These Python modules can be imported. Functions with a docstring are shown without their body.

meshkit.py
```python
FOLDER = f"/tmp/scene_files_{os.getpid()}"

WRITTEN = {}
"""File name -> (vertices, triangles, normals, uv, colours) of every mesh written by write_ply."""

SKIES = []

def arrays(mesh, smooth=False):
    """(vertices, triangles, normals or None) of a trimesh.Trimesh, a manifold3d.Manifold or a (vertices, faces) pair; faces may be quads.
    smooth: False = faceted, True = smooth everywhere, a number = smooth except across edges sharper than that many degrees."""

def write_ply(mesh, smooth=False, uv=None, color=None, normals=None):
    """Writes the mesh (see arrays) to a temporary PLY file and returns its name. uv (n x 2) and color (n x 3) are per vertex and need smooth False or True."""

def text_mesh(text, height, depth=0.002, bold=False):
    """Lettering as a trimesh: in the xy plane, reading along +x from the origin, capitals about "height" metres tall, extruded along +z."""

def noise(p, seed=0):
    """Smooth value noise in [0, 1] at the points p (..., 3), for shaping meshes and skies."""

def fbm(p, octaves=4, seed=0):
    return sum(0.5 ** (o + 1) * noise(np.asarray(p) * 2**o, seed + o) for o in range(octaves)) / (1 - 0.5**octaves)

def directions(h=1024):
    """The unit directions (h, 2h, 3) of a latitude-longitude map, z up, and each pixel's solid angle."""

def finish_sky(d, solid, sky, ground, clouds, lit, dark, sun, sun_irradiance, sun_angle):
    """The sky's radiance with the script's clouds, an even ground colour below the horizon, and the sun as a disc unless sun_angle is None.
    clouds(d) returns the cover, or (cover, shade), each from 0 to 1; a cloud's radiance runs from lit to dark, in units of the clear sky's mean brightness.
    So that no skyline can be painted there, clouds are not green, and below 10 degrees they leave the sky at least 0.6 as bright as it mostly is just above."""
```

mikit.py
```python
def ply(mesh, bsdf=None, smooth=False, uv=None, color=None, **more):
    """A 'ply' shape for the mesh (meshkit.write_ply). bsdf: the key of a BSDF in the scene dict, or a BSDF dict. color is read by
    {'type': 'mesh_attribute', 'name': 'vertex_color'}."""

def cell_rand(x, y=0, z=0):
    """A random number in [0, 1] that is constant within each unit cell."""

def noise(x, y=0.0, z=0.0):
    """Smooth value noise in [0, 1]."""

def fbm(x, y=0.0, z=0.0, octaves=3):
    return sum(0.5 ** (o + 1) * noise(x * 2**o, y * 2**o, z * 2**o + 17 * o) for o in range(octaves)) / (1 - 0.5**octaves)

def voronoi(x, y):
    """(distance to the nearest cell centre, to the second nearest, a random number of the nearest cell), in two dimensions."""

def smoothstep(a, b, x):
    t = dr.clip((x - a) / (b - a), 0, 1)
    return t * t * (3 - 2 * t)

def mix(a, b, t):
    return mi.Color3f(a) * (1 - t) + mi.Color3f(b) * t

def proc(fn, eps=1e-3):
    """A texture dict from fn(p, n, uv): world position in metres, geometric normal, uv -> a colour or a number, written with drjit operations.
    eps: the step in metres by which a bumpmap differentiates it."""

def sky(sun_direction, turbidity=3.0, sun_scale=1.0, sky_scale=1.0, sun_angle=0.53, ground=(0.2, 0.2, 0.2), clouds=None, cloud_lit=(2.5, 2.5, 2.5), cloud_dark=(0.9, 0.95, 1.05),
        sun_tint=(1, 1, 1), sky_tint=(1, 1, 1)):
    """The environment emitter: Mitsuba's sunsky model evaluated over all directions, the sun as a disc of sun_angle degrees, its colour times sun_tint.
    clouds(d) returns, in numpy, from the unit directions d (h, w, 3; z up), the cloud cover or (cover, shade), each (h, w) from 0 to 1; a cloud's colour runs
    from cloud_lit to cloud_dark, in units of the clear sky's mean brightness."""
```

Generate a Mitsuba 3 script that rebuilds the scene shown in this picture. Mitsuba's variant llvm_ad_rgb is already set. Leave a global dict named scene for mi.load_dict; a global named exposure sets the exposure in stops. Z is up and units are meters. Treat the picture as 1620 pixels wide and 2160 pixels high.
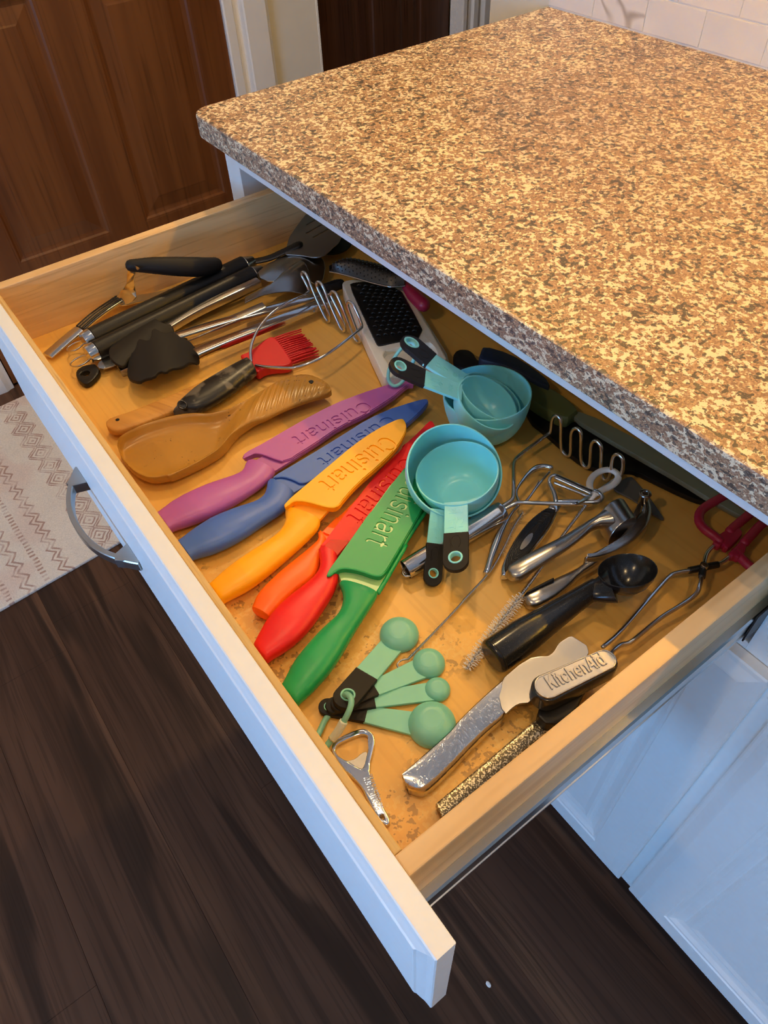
import math, random
import numpy as np, trimesh, shapely
import shapely.geometry as sg
import mapbox_earcut
import drjit as dr, mitsuba as mi
import mikit, meshkit
from mikit import proc, fbm, noise, voronoi, cell_rand, smoothstep, mix
random.seed(7); RNG = np.random.default_rng(7)
T = mi.ScalarTransform4f
scene, labels = {}, {}

# ---------------------------------------------------------------- camera, lights, exposure
exposure = 1.08
scene['camera'] = {'type': 'perspective', 'fov': 56.1617, 'fov_axis': 'x', 'near_clip': 0.02, 'far_clip': 50.0,
    'to_world': T().look_at(origin=[0.97893, -0.39409, 1.31542], target=[0.97893-0.54252, -0.39409+0.37306, 1.31542-0.75266], up=[-0.5899, 0.46871, 0.65752])}
STRIP = (56.0, 30.0, 1.8)          # warm under-cabinet LED strip
CAN = (142.0, 97.0, 46.0)         # recessed ceiling lamps
DAY = (1.5, 4.7, 10.0)              # daylit window behind the viewer
STRIP_BOX = ((0.16, 0.340, 1.408), (1.85, 0.348, 1.412))
CANS = [(0.43, -0.116, 0.95), (1.40, -0.42, 0.80), (0.75, -1.5, 1.4), (-0.50, 0.50, 2.5)]   # x, y, brightness; the last lamp is added to brighten the left wall
WINDOW = ((0.5, 1.9), (0.9, 1.4))   # x and z range of the window in the front wall

# ---------------------------------------------------------------- mesh helpers
Vv = np.array
def rs(p, n, closed=False):
    p = np.asarray(p, float)
    if closed: p = np.vstack([p, p[:1]])
    s = np.r_[0, np.cumsum(np.linalg.norm(np.diff(p, axis=0), axis=1))]
    t = np.linspace(0, s[-1], n + 1)[:-1] if closed else np.linspace(0, s[-1], n)
    return np.stack([np.interp(t, s, p[:, k]) for k in range(p.shape[1])], 1)
def smooth_path(p, n, closed=False, it=2):
    p = np.asarray(p, float)
    for _ in range(it):
        if closed:
            q = np.roll(p, -1, 0); p = np.stack([.75*p+.25*q, .25*p+.75*q], 1).reshape(-1, p.shape[1])
        else:
            a, b = p[:-1], p[1:]; m = np.stack([.75*a+.25*b, .25*a+.75*b], 1).reshape(-1, p.shape[1])
            p = np.vstack([p[:1], m[1:-1], p[-1:]])
    return rs(p, n, closed)
def earcut(rings):
    v = np.vstack([r[:, :2] for r in rings]).astype(np.float64)
    return np.asarray(mapbox_earcut.triangulate_float64(v, np.cumsum([len(r) for r in rings]).astype(np.uint32))).reshape(-1, 3).astype(int)
def loft(rings, caps=True, closed=False):
    n, m = len(rings), len(rings[0]); v = np.vstack(rings); f = []
    i = np.arange(m); j = (i + 1) % m
    for k in range(n if closed else n - 1):
        a, b = k*m, ((k+1) % n)*m
        f.append(np.stack([a+i, a+j, b+j], 1)); f.append(np.stack([a+i, b+j, b+i], 1))
    f = np.vstack(f)
    if caps and not closed:
        c0, c1 = len(v), len(v)+1
        v = np.vstack([v, rings[0].mean(0), rings[-1].mean(0)])
        f = np.vstack([f, np.stack([j, i, i*0+c0], 1), np.stack([(n-1)*m+i, (n-1)*m+j, i*0+c1], 1)])
    t = trimesh.Trimesh(v, f, process=False)
    if t.volume < 0: t.invert()
    return t
def cat(*ms):
    return trimesh.util.concatenate(list(ms))
def frames(p, closed=False, up=(0, 0, 1)):
    t = np.gradient(p, axis=0) if not closed else np.roll(p, -1, 0) - np.roll(p, 1, 0)
    t /= np.linalg.norm(t, axis=1, keepdims=True) + 1e-12
    u = Vv(up, float); x = np.cross(t[0], u)
    if np.linalg.norm(x) < .1: x = np.cross(t[0], [1, 0, 0.])
    xs = []
    for k in range(len(p)):
        x = x - t[k]*(x @ t[k]); x /= np.linalg.norm(x); xs.append(x)
    xs = Vv(xs); return t, xs, np.cross(xs, t)
def tube(p, r, seg=10, closed=False, sm=0, flat=1.0, round_end=True):
    """A round (or flattened) wire along p."""
    p = np.asarray(p, float)
    if sm: p = smooth_path(p, sm, closed)
    n = len(p); r = np.broadcast_to(np.asarray(r, float), (n,)).copy() if np.ndim(r) == 0 or len(r) == n else np.interp(np.linspace(0, 1, n), np.linspace(0, 1, len(r)), r)
    if round_end and not closed:
        t0 = (p[0]-p[1])/np.linalg.norm(p[0]-p[1]); t1 = (p[-1]-p[-2])/np.linalg.norm(p[-1]-p[-2])
        p = np.vstack([p[0]+t0*r[0]*.8, p[0]+t0*r[0]*.5, p, p[-1]+t1*r[-1]*.5, p[-1]+t1*r[-1]*.8]); r = np.r_[r[0]*.35, r[0]*.8, r, r[-1]*.8, r[-1]*.35]
    t, x, y = frames(p, closed); a = np.arange(seg)*2*np.pi/seg
    return loft([p[k] + r[k]*(np.cos(a)[:, None]*x[k] + flat*np.sin(a)[:, None]*y[k]) for k in range(len(p))], closed=closed)
def prism(outer, z0, z1, holes=(), bevel=0.0, bevel0=0.0, plane=None):
    """Extruded outline (xy points) with chamfered top (bevel) and bottom (bevel0) edges; plane(xy) lifts it."""
    def ring(p): 
        p = np.asarray(p, float)[:, :2]
        return p if sg.Polygon(p).exterior.is_ccw else p[::-1]
    rings = [ring(outer)] + [ring(h)[::-1] for h in holes]
    def inset(p, d):
        if not d: return p
        a, b = np.roll(p, 1, 0), np.roll(p, -1, 0)
        e0 = p-a; e1 = b-p; n0 = np.stack([-e0[:, 1], e0[:, 0]], 1); n1 = np.stack([-e1[:, 1], e1[:, 0]], 1)
        n0 /= np.linalg.norm(n0, axis=1, keepdims=True)+1e-12; n1 /= np.linalg.norm(n1, axis=1, keepdims=True)+1e-12
        n = n0+n1; l = (n*n).sum(1, keepdims=True)
        return p + d*n*2/np.maximum(l, .6)
    levels = []
    if bevel0: levels += [(bevel0, z0), (bevel0*.3, z0+bevel0*.3)]; levels.append((0, z0+bevel0))
    else: levels.append((0, z0))
    if bevel: levels += [(0, z1-bevel), (bevel*.3, z1-bevel*.3), (bevel, z1)]
    else: levels.append((0, z1))
    V, Fc, at = [], [], 0; cap = earcut(rings); offs = []
    nn = sum(len(r) for r in rings)
    for d, z in levels:
        V.append(np.vstack([np.c_[inset(r, d), np.full(len(r), z)] for r in rings]))
    starts = np.cumsum([0]+[len(r) for r in rings])
    for k in range(len(levels)-1):
        for s, e in zip(starts[:-1], starts[1:]):
            i = np.arange(s, e); j = np.r_[i[1:], s]
            Fc += [np.stack([k*nn+i, k*nn+j, (k+1)*nn+j], 1), np.stack([k*nn+i, (k+1)*nn+j, (k+1)*nn+i], 1)]
    Fc += [cap[:, ::-1], cap + (len(levels)-1)*nn]
    V = np.vstack(V)
    if plane is not None: V[:, 2] += plane(V[:, :2])
    t = trimesh.Trimesh(V, np.vstack(Fc), process=False)
    if t.volume < 0: t.invert()
    return t
def fitplane(p3):
    p3 = np.asarray(p3, float); A = np.c_[p3[:, :2], np.ones(len(p3))]; c = np.linalg.lstsq(A, p3[:, 2], rcond=None)[0]
    return lambda xy: xy @ c[:2] + c[2]
def slab(p3, thick, bevel=.0008, n=90, sm=True, holes=(), it=1, flat=False):
    p3 = np.asarray(p3, float); f = (lambda xy, z=p3[:, 2].mean(): np.full(len(xy), z)) if flat else fitplane(p3)
    q = smooth_path(p3, n, True, it) if sm else p3
    return prism(q, -thick, 0, [smooth_path(h, 40, True, it) for h in holes], bevel, bevel*.6, f)
def spine(L, R, thick, n=30, m=22, p=2.5, zoff=0.0, ends=(.4, .4), it=1):
    """A handle-like body between two edges traced at mid height; superelliptic cross-section, rounded ends."""
    L, R = smooth_path(L, n, it=it), smooth_path(R, n, it=it)
    th = np.interp(np.linspace(0, 1, n), np.linspace(0, 1, len(thick)), thick) if np.ndim(thick) else np.full(n, thick)
    a = np.arange(m)*2*np.pi/m; ca, sa = np.cos(a), np.sin(a)
    cx, cz = np.sign(ca)*np.abs(ca)**(2/p), np.sign(sa)*np.abs(sa)**(2/p); rings = []
    c, w = (L+R)/2, (R-L)/2
    def ring(ck, wk, t): return ck + cx[:, None]*wk + cz[:, None]*Vv([0, 0, t/2+0.]) + Vv([0, 0, zoff])
    d0, d1 = c[0]-c[1], c[-1]-c[-2]; d0 /= np.linalg.norm(d0); d1 /= np.linalg.norm(d1)
    for s, e in ((.55, ends[0]), (.85, ends[0]*.55)):
        if ends[0]: rings.append(ring(c[0]+d0*th[0]*.5*e, w[0]*s, th[0]*s))
    rings += [ring(c[k], w[k], th[k]) for k in range(n)]
    for s, e in ((.85, ends[1]*.55), (.55, ends[1])):
        if ends[1]: rings.append(ring(c[-1]+d1*th[-1]*.5*e, w[-1]*s, th[-1]*s))
    return loft(rings)
def box(lo, hi, bevel=0.0):
    lo, hi = Vv(lo, float), Vv(hi, float)
    if not bevel:
        b = trimesh.creation.box(extents=hi-lo); b.apply_translation((lo+hi)/2); return b
    o = [(lo[0], lo[1]), (hi[0], lo[1]), (hi[0], hi[1]), (lo[0], hi[1])]
    return prism(o, lo[2], hi[2], (), bevel, bevel)
def tf(mesh, M):
    mesh = mesh.copy(); mesh.apply_transform(M); return mesh
def basis(o, x, y, z):
    M = np.eye(4); M[:3, 0], M[:3, 1], M[:3, 2], M[:3, 3] = x, y, z, o; return M
def nrm(v): v = np.asarray(v, float); return v/np.linalg.norm(v)
def along(a, b, up=(0, 0, 1)):
    """Frame at a: x towards b, z as near up as possible."""
    x = nrm(Vv(b)-Vv(a)); z = Vv(up, float); z = nrm(z - x*(z @ x)); return basis(a, x, np.cross(z, x), z)
def lathe(prof, seg=48):
    """Revolve a closed or open (r, z) profile about z."""
    a = np.arange(seg)*2*np.pi/seg; prof = np.asarray(prof, float)
    return loft([np.c_[r*np.cos(a), r*np.sin(a), np.full(seg, z)] for r, z in prof], caps=False, closed=False)
def cyl(a, b, r0, r1=None, seg=24, bevel=.0006):
    a, b = Vv(a, float), Vv(b, float); r1 = r0 if r1 is None else r1; L = np.linalg.norm(b-a); x = nrm(b-a)
    u = np.cross(x, [0, 0, 1.]); u = nrm(u) if np.linalg.norm(u) > .1 else Vv([1., 0, 0]); w = np.cross(u, x); t = np.arange(seg)*2*np.pi/seg
    rings = [a + x*s + r*(np.cos(t)[:, None]*u + np.sin(t)[:, None]*w) for s, r in ((0, r0-bevel), (bevel*.3, r0-bevel*.3), (bevel, r0), (L-bevel, r1), (L-bevel*.3, r1-bevel*.3), (L, r1-bevel))]
    return loft(rings)
def textpoly(s, bold=True):
    m = meshkit.text_mesh(s, 1.0, .1, bold); f = m.faces[m.face_normals[:, 2] < -.5]
    p = shapely.union_all([sg.Polygon(m.vertices[t][:, :2]) for t in f]).buffer(.004).buffer(-.004).simplify(.004)
    return shapely.affinity.scale(shapely.affinity.translate(p, -p.bounds[0], 0), 1/(p.bounds[2]-p.bounds[0]), 1/.73, origin=(0, 0))   # 1 wide, capitals about 1 tall
import shapely.affinity
def polys(g): return [x for x in getattr(g, 'geoms', [g]) if x.geom_type == 'Polygon' and x.area > 1e-9]
def exr(g, z0, z1, plane=None):
    return cat(*[prism(np.array(p.exterior.coords)[:-1], z0, z1, [np.array(h.coords)[:-1] for h in p.interiors], plane=plane) for p in polys(g)])
def placed_text(s, o, x, y, w, h, depth, bold=True):
    """Raised lettering: starts at o, runs along unit x for w, capitals h tall along unit y."""
    g = shapely.affinity.scale(textpoly(s, bold), w, h, origin=(0, 0)); m = exr(g, -depth*.5, depth)
    x, y = nrm(x), nrm(y); return tf(m, basis(o, x, y, np.cross(x, y)))

# ---------------------------------------------------------------- entries of the scene
def numbered(k):
    if k not in used: used.add(k); return k
    i = 1
    while f'{k}_{i:03d}' in used: i += 1
    used.add(f'{k}_{i:03d}'); return f'{k}_{i:03d}'
used = set()
def thing(name, label, category, group=None):
    k = numbered(name); labels[k] = {'label': label, 'category': category}
    if group: labels[k]['group'] = group
    return k
def part(parent, name, mesh, bsdf, smooth=35, label=None, kind=None):
    k = numbered(parent + '__' + name); scene[k] = mikit.ply(mesh, bsdf, smooth)
    if label or kind: labels[k] = {**({'label': label} if label else {}), **({'kind': kind} if kind else {})}
    return k
def whole(name, label, category, mesh, bsdf, smooth=35, group=None):
    k = thing(name, label, category, group); scene[k] = mikit.ply(mesh, bsdf, smooth); return k
def struct(name, mesh=None, bsdf=None, smooth=False, label=None):
    k = numbered(name); labels[k] = {'kind': 'structure', **({'label': label} if label else {})}
    if mesh is not None: scene[k] = mikit.ply(mesh, bsdf, smooth)
    return k

# ---------------------------------------------------------------- materials
def pr(name, color, rough=.4, metal=0.0, spec=.5, **k):
    c = proc(color) if callable(color) else {'type': 'rgb', 'value': list(color)}
    r = proc(k.pop('rough_fn')) if 'rough_fn' in k else rough
    b = {'type': 'principled', 'base_color': c, 'roughness': r, 'metallic': metal, 'specular': spec, **{a: v for a, v in k.items() if a not in ('bump', 'bscale', 'eps')}}
    if 'bump' in k: b = {'type': 'bumpmap', 'arbitrary': proc(k['bump'], k.get('eps', 5e-4)), 'scale': k.get('bscale', 1.0), 'nested': b}
    scene['mat_'+name] = {'type': 'twosided', 'nested': b}
def granite(p, n, uv):
    q = mi.Point3f(p)
    a = fbm(q.x*300, q.y*300, q.z*300, octaves=3); b = fbm(q.x*270+31, q.y*270+7, q.z*270+3, octaves=3)
    c = fbm(q.x*760+9, q.y*760, q.z*760+5, octaves=2); e = fbm(q.x*80+5, q.y*80, q.z*80, octaves=2)
    col = mix((.23, .135, .088), (.46, .29, .175), smoothstep(.30, .66, c+.5*(b-.5)))
    col = mix(col, (.72, .60, .42), smoothstep(.52, .60, a + .30*(e-.5) + .45*(c-.5)))
    col = mix(col, (.05, .043, .042), .92*smoothstep(.605, .65, b + .45*(c-.5) - .2*(e-.5)))
    return mix(col, (.20, .165, .15), .7*smoothstep(.66, .74, c))
pr('granite', granite, .33, spec=.45)
def wood(p, along, across, other, c0, c1, c2, f=1.0, seed=0.0):
    w = fbm(along*2.2*f+seed, across*9*f, other*9*f, octaves=2)
    g = fbm(along*5*f+seed, (across+.06*w)*90*f, (other+.06*w)*90*f, octaves=3)
    h = fbm(along*14*f+seed, across*420*f, other*420*f, octaves=2)
    return mix(mix(c0, c1, smoothstep(.28, .7, .6*g+.4*w)), c2, .55*smoothstep(.55, .8, h))
def maple_bottom(p, n, uv):
    col = wood(p, p.x, p.y, p.z*0, (.66, .365, .080), (.69, .388, .088), (.62, .33, .068), .7)
    reg = smoothstep(.50, .62, fbm(p.x*12+2, p.y*12, 0, octaves=2)) * smoothstep(-.125, -.19, p.y) * smoothstep(.45, .52, p.x)
    fl = fbm(p.x*120, p.y*120, 1.0, octaves=3); fs = fbm(p.x*420, p.y*420, 4.0, octaves=2)
    col = mix(col, (.25, .13, .04), .65*reg*smoothstep(.585, .615, .6*fl+.4*fs))
    return mix(col, (.72, .47, .15), .5*reg*smoothstep(.52, .5, fl)*smoothstep(.5, .62, fs))
pr('maple_bottom', maple_bottom, .38, spec=.4)
pr('maple_side', lambda p, n, uv: wood(p, p.y, p.z, p.x*.3, (.60, .37, .16), (.74, .50, .25), (.52, .31, .12)), .42, spec=.35)
pr('maple_front', lambda p, n, uv: wood(p, p.x, p.z, p.y, (.58, .36, .12), (.68, .44, .17), (.44, .25, .08), 1.2), .45, spec=.35)
pr('white_paint', lambda p, n, uv: mix((.775, .775, .755), (.755, .75, .725), fbm(p.x*140, p.y*140, p.z*140, octaves=2)), .36, spec=.45, bump=lambda p, n, uv: fbm(p.x*420, p.y*420, p.z*420, octaves=2), bscale=.00016, eps=4e-4)
pr('chipped', lambda p, n, uv: mix((.24, .12, .05), (.60, .55, .46), smoothstep(.45, .58, fbm(p.x*160, p.y*160, p.z*160, octaves=3))), .8)
pr('trim_white', (.78, .75, .70), .4)
pr('wall_paint', lambda p, n, uv: mix((.68, .64, .55), (.71, .67, .58), fbm(p.x*25, p.y*25, p.z*25, octaves=2)), .75, spec=.25)
pr('ceiling', (.78, .77, .74), .9, spec=.1)
pr('door_wood', lambda p, n, uv: wood(p, p.z, p.y, p.x*.2, (.125, .038, .0095), (.185, .062, .0155), (.072, .022, .006), .42, 3.0), .36, spec=.45)
pr('dark_door', lambda p, n, uv: wood(p, p.z, p.y, p.x*.2, (.045, .016, .008), (.07, .027, .012), (.022, .008, .004), .6, 9.0), .4, spec=.4)
def plank(p, n, uv):
    r = cell_rand(dr.floor((p.y+5.)/.18), 3, 1); s = 40*r
    w = fbm(p.x*1.3+s, p.y*9+s, 0, octaves=3); g = fbm(p.x*3.2+s, (p.y+.09*w)*75, 3.0, octaves=3); h = fbm(p.x*7+s, (p.y+.03*w)*330, 1.0, octaves=2)
    k = fbm(p.x*2.6+s, (p.y+.1*w)*13, 8.0, octaves=3)
    col = mix((.046, .0205, .0115), (.088, .042, .0245), smoothstep(.25, .75, .5*g+.5*w))
    col = mix(col, (.14, .070, .038), .6*smoothstep(.50, .74, k)*smoothstep(.25, .65, g)); col = mix(col, (.024, .012, .008), .35*smoothstep(.52, .72, h))
    return mix(col, (.020, .010, .0065), .7*smoothstep(.54, .70, fbm(p.x*2.1+s, (p.y+.12*w)*26, 5.0, octaves=3)))
pr('plank', plank, .5, spec=.22, bump=lambda p, n, uv: fbm(p.x*12, p.y*420, 0, octaves=2), bscale=.0001)
pr('subfloor', (.01, .006, .004), .9)
def rug(p, n, uv):
    U, V = p.x + .04*p.y, p.y - .04*(p.x+.25)
    wob = .004*(fbm(p.x*60, p.y*60, 0, octaves=2)-.5); V = V + wob; U = U + wob
    ln = lambda d, w: smoothstep(w, w*.55, dr.abs(d))
    fr = lambda x: x - dr.floor(x)
    m = mi.Float(0)
    for vc in (-.319, -.745):
        a = dr.abs(fr(U/.062)-.5)*2; b = dr.abs(V-vc)/.029; d = a+b
        q = dr.maximum(dr.maximum(ln(d-.93, .13), ln(d-.52, .12)), smoothstep(.2, .12, d))
        a2 = 1-a; q2 = ln(dr.abs(V-vc)/.029 - 1.02 - .0*a2, .0)
        z = ln((dr.abs(V-vc)-.029*(1.22-a))/.029, .12)*smoothstep(.034, .030, dr.abs(V-vc))
        m = dr.maximum(m, dr.maximum(q, z)*smoothstep(.036, .033, dr.abs(V-vc)))
    for vc, per, amp in ((-.421, .036, .016), (-.510, .042, .017), (-.60, .036, .016), (-.20, .036, .016)):
        t = (dr.abs(fr(U/per)-.5)*2-.5)*amp
        q = dr.maximum(ln(V-vc-t-.006, .0042), ln(V-vc-t+.007, .0036)); m = dr.maximum(m, q)
    for vc in (-.4675, -.555, -.26, -.385):
        m = dr.maximum(m, smoothstep(.0075, .006, dr.abs(V-vc))*smoothstep(.5, .4, fr(U/.0125))*(1.0 if vc in (-.4675, -.555) else .0))
    fade = smoothstep(.30, .62, fbm(p.x*35+3, p.y*35, 0, octaves=3)); m = m*(.35+.65*fade)
    base = mix((.68, .62, .55), (.74, .69, .62), fbm(p.x*16, p.y*16, 0, octaves=3)); base = mix(base, (.66, .52, .46), .6*smoothstep(.55, .75, fbm(p.x*9, p.y*9, 5, octaves=2)))
    wv = fbm(p.x*700, p.y*700, 0, octaves=1)
    return mix(base, (.36, .22, .185), .85*m)*(.88+.24*wv)
pr('rug', rug, .95, spec=.1, bump=lambda p, n, uv: noise(p.x*500, p.y*500, 0), bscale=.0004)
def marble(p, n, uv):
    k = cell_rand(dr.floor(p.x/.1+.5*dr.floor((p.z-.9617)/.0463)+.017), dr.floor((p.z-.9617)/.0463), 2)*30
    w = fbm(p.x*12+k, p.z*12+k, k, octaves=3); v = dr.abs(fbm(p.x*9+k+1.4*w, p.z*9-k, 2.0, octaves=3)-.5)
    return mix(mix((.72, .70, .67), (.66, .64, .61), w), (.30, .26, .22), .85*smoothstep(.030, .0, v)*smoothstep(.36, .58, w))
pr('marble', marble, .14, spec=.5)
pr('grout', (.70, .68, .63), .8)
# kitchen things
def plast(name, c, rough=.38): pr(name, c, rough, spec=.45, bump=lambda p, n, uv: noise(p.x*1500, p.y*1500, p.z*1500), bscale=.00003, eps=2e-4)
plast('purple', (.40, .10, .36)); plast('blue', (.055, .135, .50)); plast('yellow', (.95, .42, .002)); plast('orange', (.90, .13, .004)); plast('red', (.75, .012, .010)); plast('green', (.010, .30, .085))
pr('blade_green', (.30, .52, .20), .3, spec=.6)
pr('blade_purple', (.37, .095, .33), .34); pr('blade_blue', (.05, .125, .46), .34); pr('blade_yellow', (.92, .37, .01), .34); pr('blade_red', (.55, .015, .012), .34)
plast('teal', (.22, .66, .68), .28); plast('teal_rubber', (.22, .58, .55), .4); plast('mint', (.185, .50, .395), .42); plast('mint_dome', (.17, .47, .37), .36)
pr('black_plastic', (.0085, .0078, .0075), .40, spec=.3); pr('black_soft', (.0115, .010, .0092), .55, spec=.22); pr('black_gloss', (.010, .010, .010), .16, spec=.6)
pr('black_metallic', lambda p, n, uv: mix((.007, .007, .0075), (.05, .047, .043), smoothstep(.74, .84, noise(p.x*2600, p.y*2600, p.z*2600))), .2, spec=.5)
pr('marbled', lambda p, n, uv: mix((.011, .010, .010), (.10, .088, .075), smoothstep(.50, .70, fbm(p.x*80+2, p.y*80, p.z*90, octaves=4))), .33, spec=.4)
pr('chrome', (.66, .65, .63), .08, 1.0); pr('steel', (.50, .48, .45), .20, 1.0); pr('satin', (.42, .39, .355), .27, 1.0); pr('nickel', (.55, .54, .52), .32, 1.0); pr('plate', (.50, .46, .40), .24, 1.0); pr('wire', (.68, .66, .63), .12, 1.0)
pr('dark_steel', (.075, .07, .065), .42, 1.0); pr('head_steel', (.36, .34, .31), .22, 1.0); pr('grey_steel', (.34, .32, .30), .42, 1.0); pr('zinc', (.60, .62, .62), .26, 1.0)  # head_steel: steel darkened to paint dark reflections into the curved tong heads
pr('pitted_chrome', (.66, .63, .58), .15, 1.0, bump=lambda p, n, uv: smoothstep(.60, .72, fbm(p.x*800, p.y*800, p.z*800, octaves=2)), bscale=.00006, eps=3e-4)
pr('speckled', lambda p, n, uv: mix((.10, .08, .05), (.60, .50, .34), smoothstep(.45, .75, noise(p.x*1300, p.y*1300, p.z*1300))), .3, .85)  # speckle colours imitate reflections in the chrome can opener lever
pr('red_silicone', (.62, .010, .010), .45); pr('crimson', (.33, .010, .038), .4); pr('cord_mint', (.17, .42, .32), .4)
pr('bamboo', lambda p, n, uv: wood(p, p.x*.9-p.y*.1+p.y, p.y-p.x*.5, p.z, (.43, .195, .040), (.55, .27, .060), (.34, .14, .025), 1.0), .45, spec=.3)
def glaze(p, n, uv):
    s = noise(p.x*650, p.y*650, p.z*650); big = smoothstep(.45, .62, fbm(p.x*40+4, p.y*40, 0, octaves=2))
    return mix(mix((.43, .215, .034), (.35, .165, .024), fbm(p.x*30, p.y*30, p.z*30, octaves=2)), (.03, .012, .004), (.9*smoothstep(.80, .86, s)*big))
pr('glaze', glaze, .27, spec=.4)
pr('cream', (.72, .68, .58), .4)
pr('navy', (.008, .018, .045), .5); pr('olive', (.10, .115, .035), .45); pr('olive_grey', (.16, .165, .11), .4); pr('slate', (.11, .105, .10), .35)
pr('bristle', (.80, .76, .68), .5); pr('fine_bristle', (.50, .42, .30), .5); pr('white_plastic', (.72, .70, .66), .35); pr('clear_sleeve', (.55, .60, .50), .25)
pr('lamp_trim', (.8, .8, .78), .5); pr('crumb', (.8, .78, .74), .8)

# ---------------------------------------------------------------- room shell
H, D = 0.9597, 0.6668
XL = -1.05
CE = 2.44
k = struct('floor', box((-1.3, -2.7, -.03), (3.3, 3.0, -.004)), 'mat_subfloor')
for r in range(9):
    y0 = -5 + .18*math.floor((-1.06+5)/.18) + .18*r; x = -1.05 - 1.1*RNG.random()
    while x < 2.2:
        x1 = x+1.22
        if x1 > -1.05: part('floor', 'plank', box((max(x, -1.05)+.0002, y0+.0002, -.004), (x1-.0002, y0+.1798, 0), .0003), 'mat_plank', False)
        x = x1
k = part('floor', 'plank', box((-1.3, -2.7, -.004), (3.3, -1.10, -.0005)), 'mat_plank', False); part('floor', 'plank', box((-1.3, .401, -.004), (3.3, 3.0, -.0005)), 'mat_plank', False)
struct('ceiling', box((-1.3, -2.7, CE), (3.3, 3.0, CE+.1)), 'mat_ceiling')
k = struct('wall_left', cat(box((XL-.14, -2.7, 0), (XL, -.325, CE)), box((XL-.14, .60, 0), (XL, .8646, CE)), box((XL-.14, 1.42, 0), (XL, 3.0, CE)), box((XL-.14, -.325, 2.05), (XL, .60, CE)), box((XL-.14, .8646, 2.05), (XL, 1.42, CE))), 'mat_wall_paint')
struct('wall_back', box((-.1441, D, 0), (3.3, D+.12, CE)), 'mat_wall_paint')
struct('wall_hall', box((-1.19, 2.9, 0), (3.3, 3.0, CE)), 'mat_wall_paint')
struct('wall_right', box((3.2, -2.7, 0), (3.3, D, CE)), 'mat_wall_paint')
(wx0, wx1), (wz0, wz1) = WINDOW
struct('wall_front', cat(box((-1.19, -2.7, 0), (wx0, -2.5, CE)), box((wx1, -2.7, 0), (3.3, -2.5, CE)), box((wx0, -2.7, 0), (wx1, -2.5, wz0)), box((wx0, -2.7, wz1), (wx1, -2.5, CE))), 'mat_wall_paint')
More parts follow.
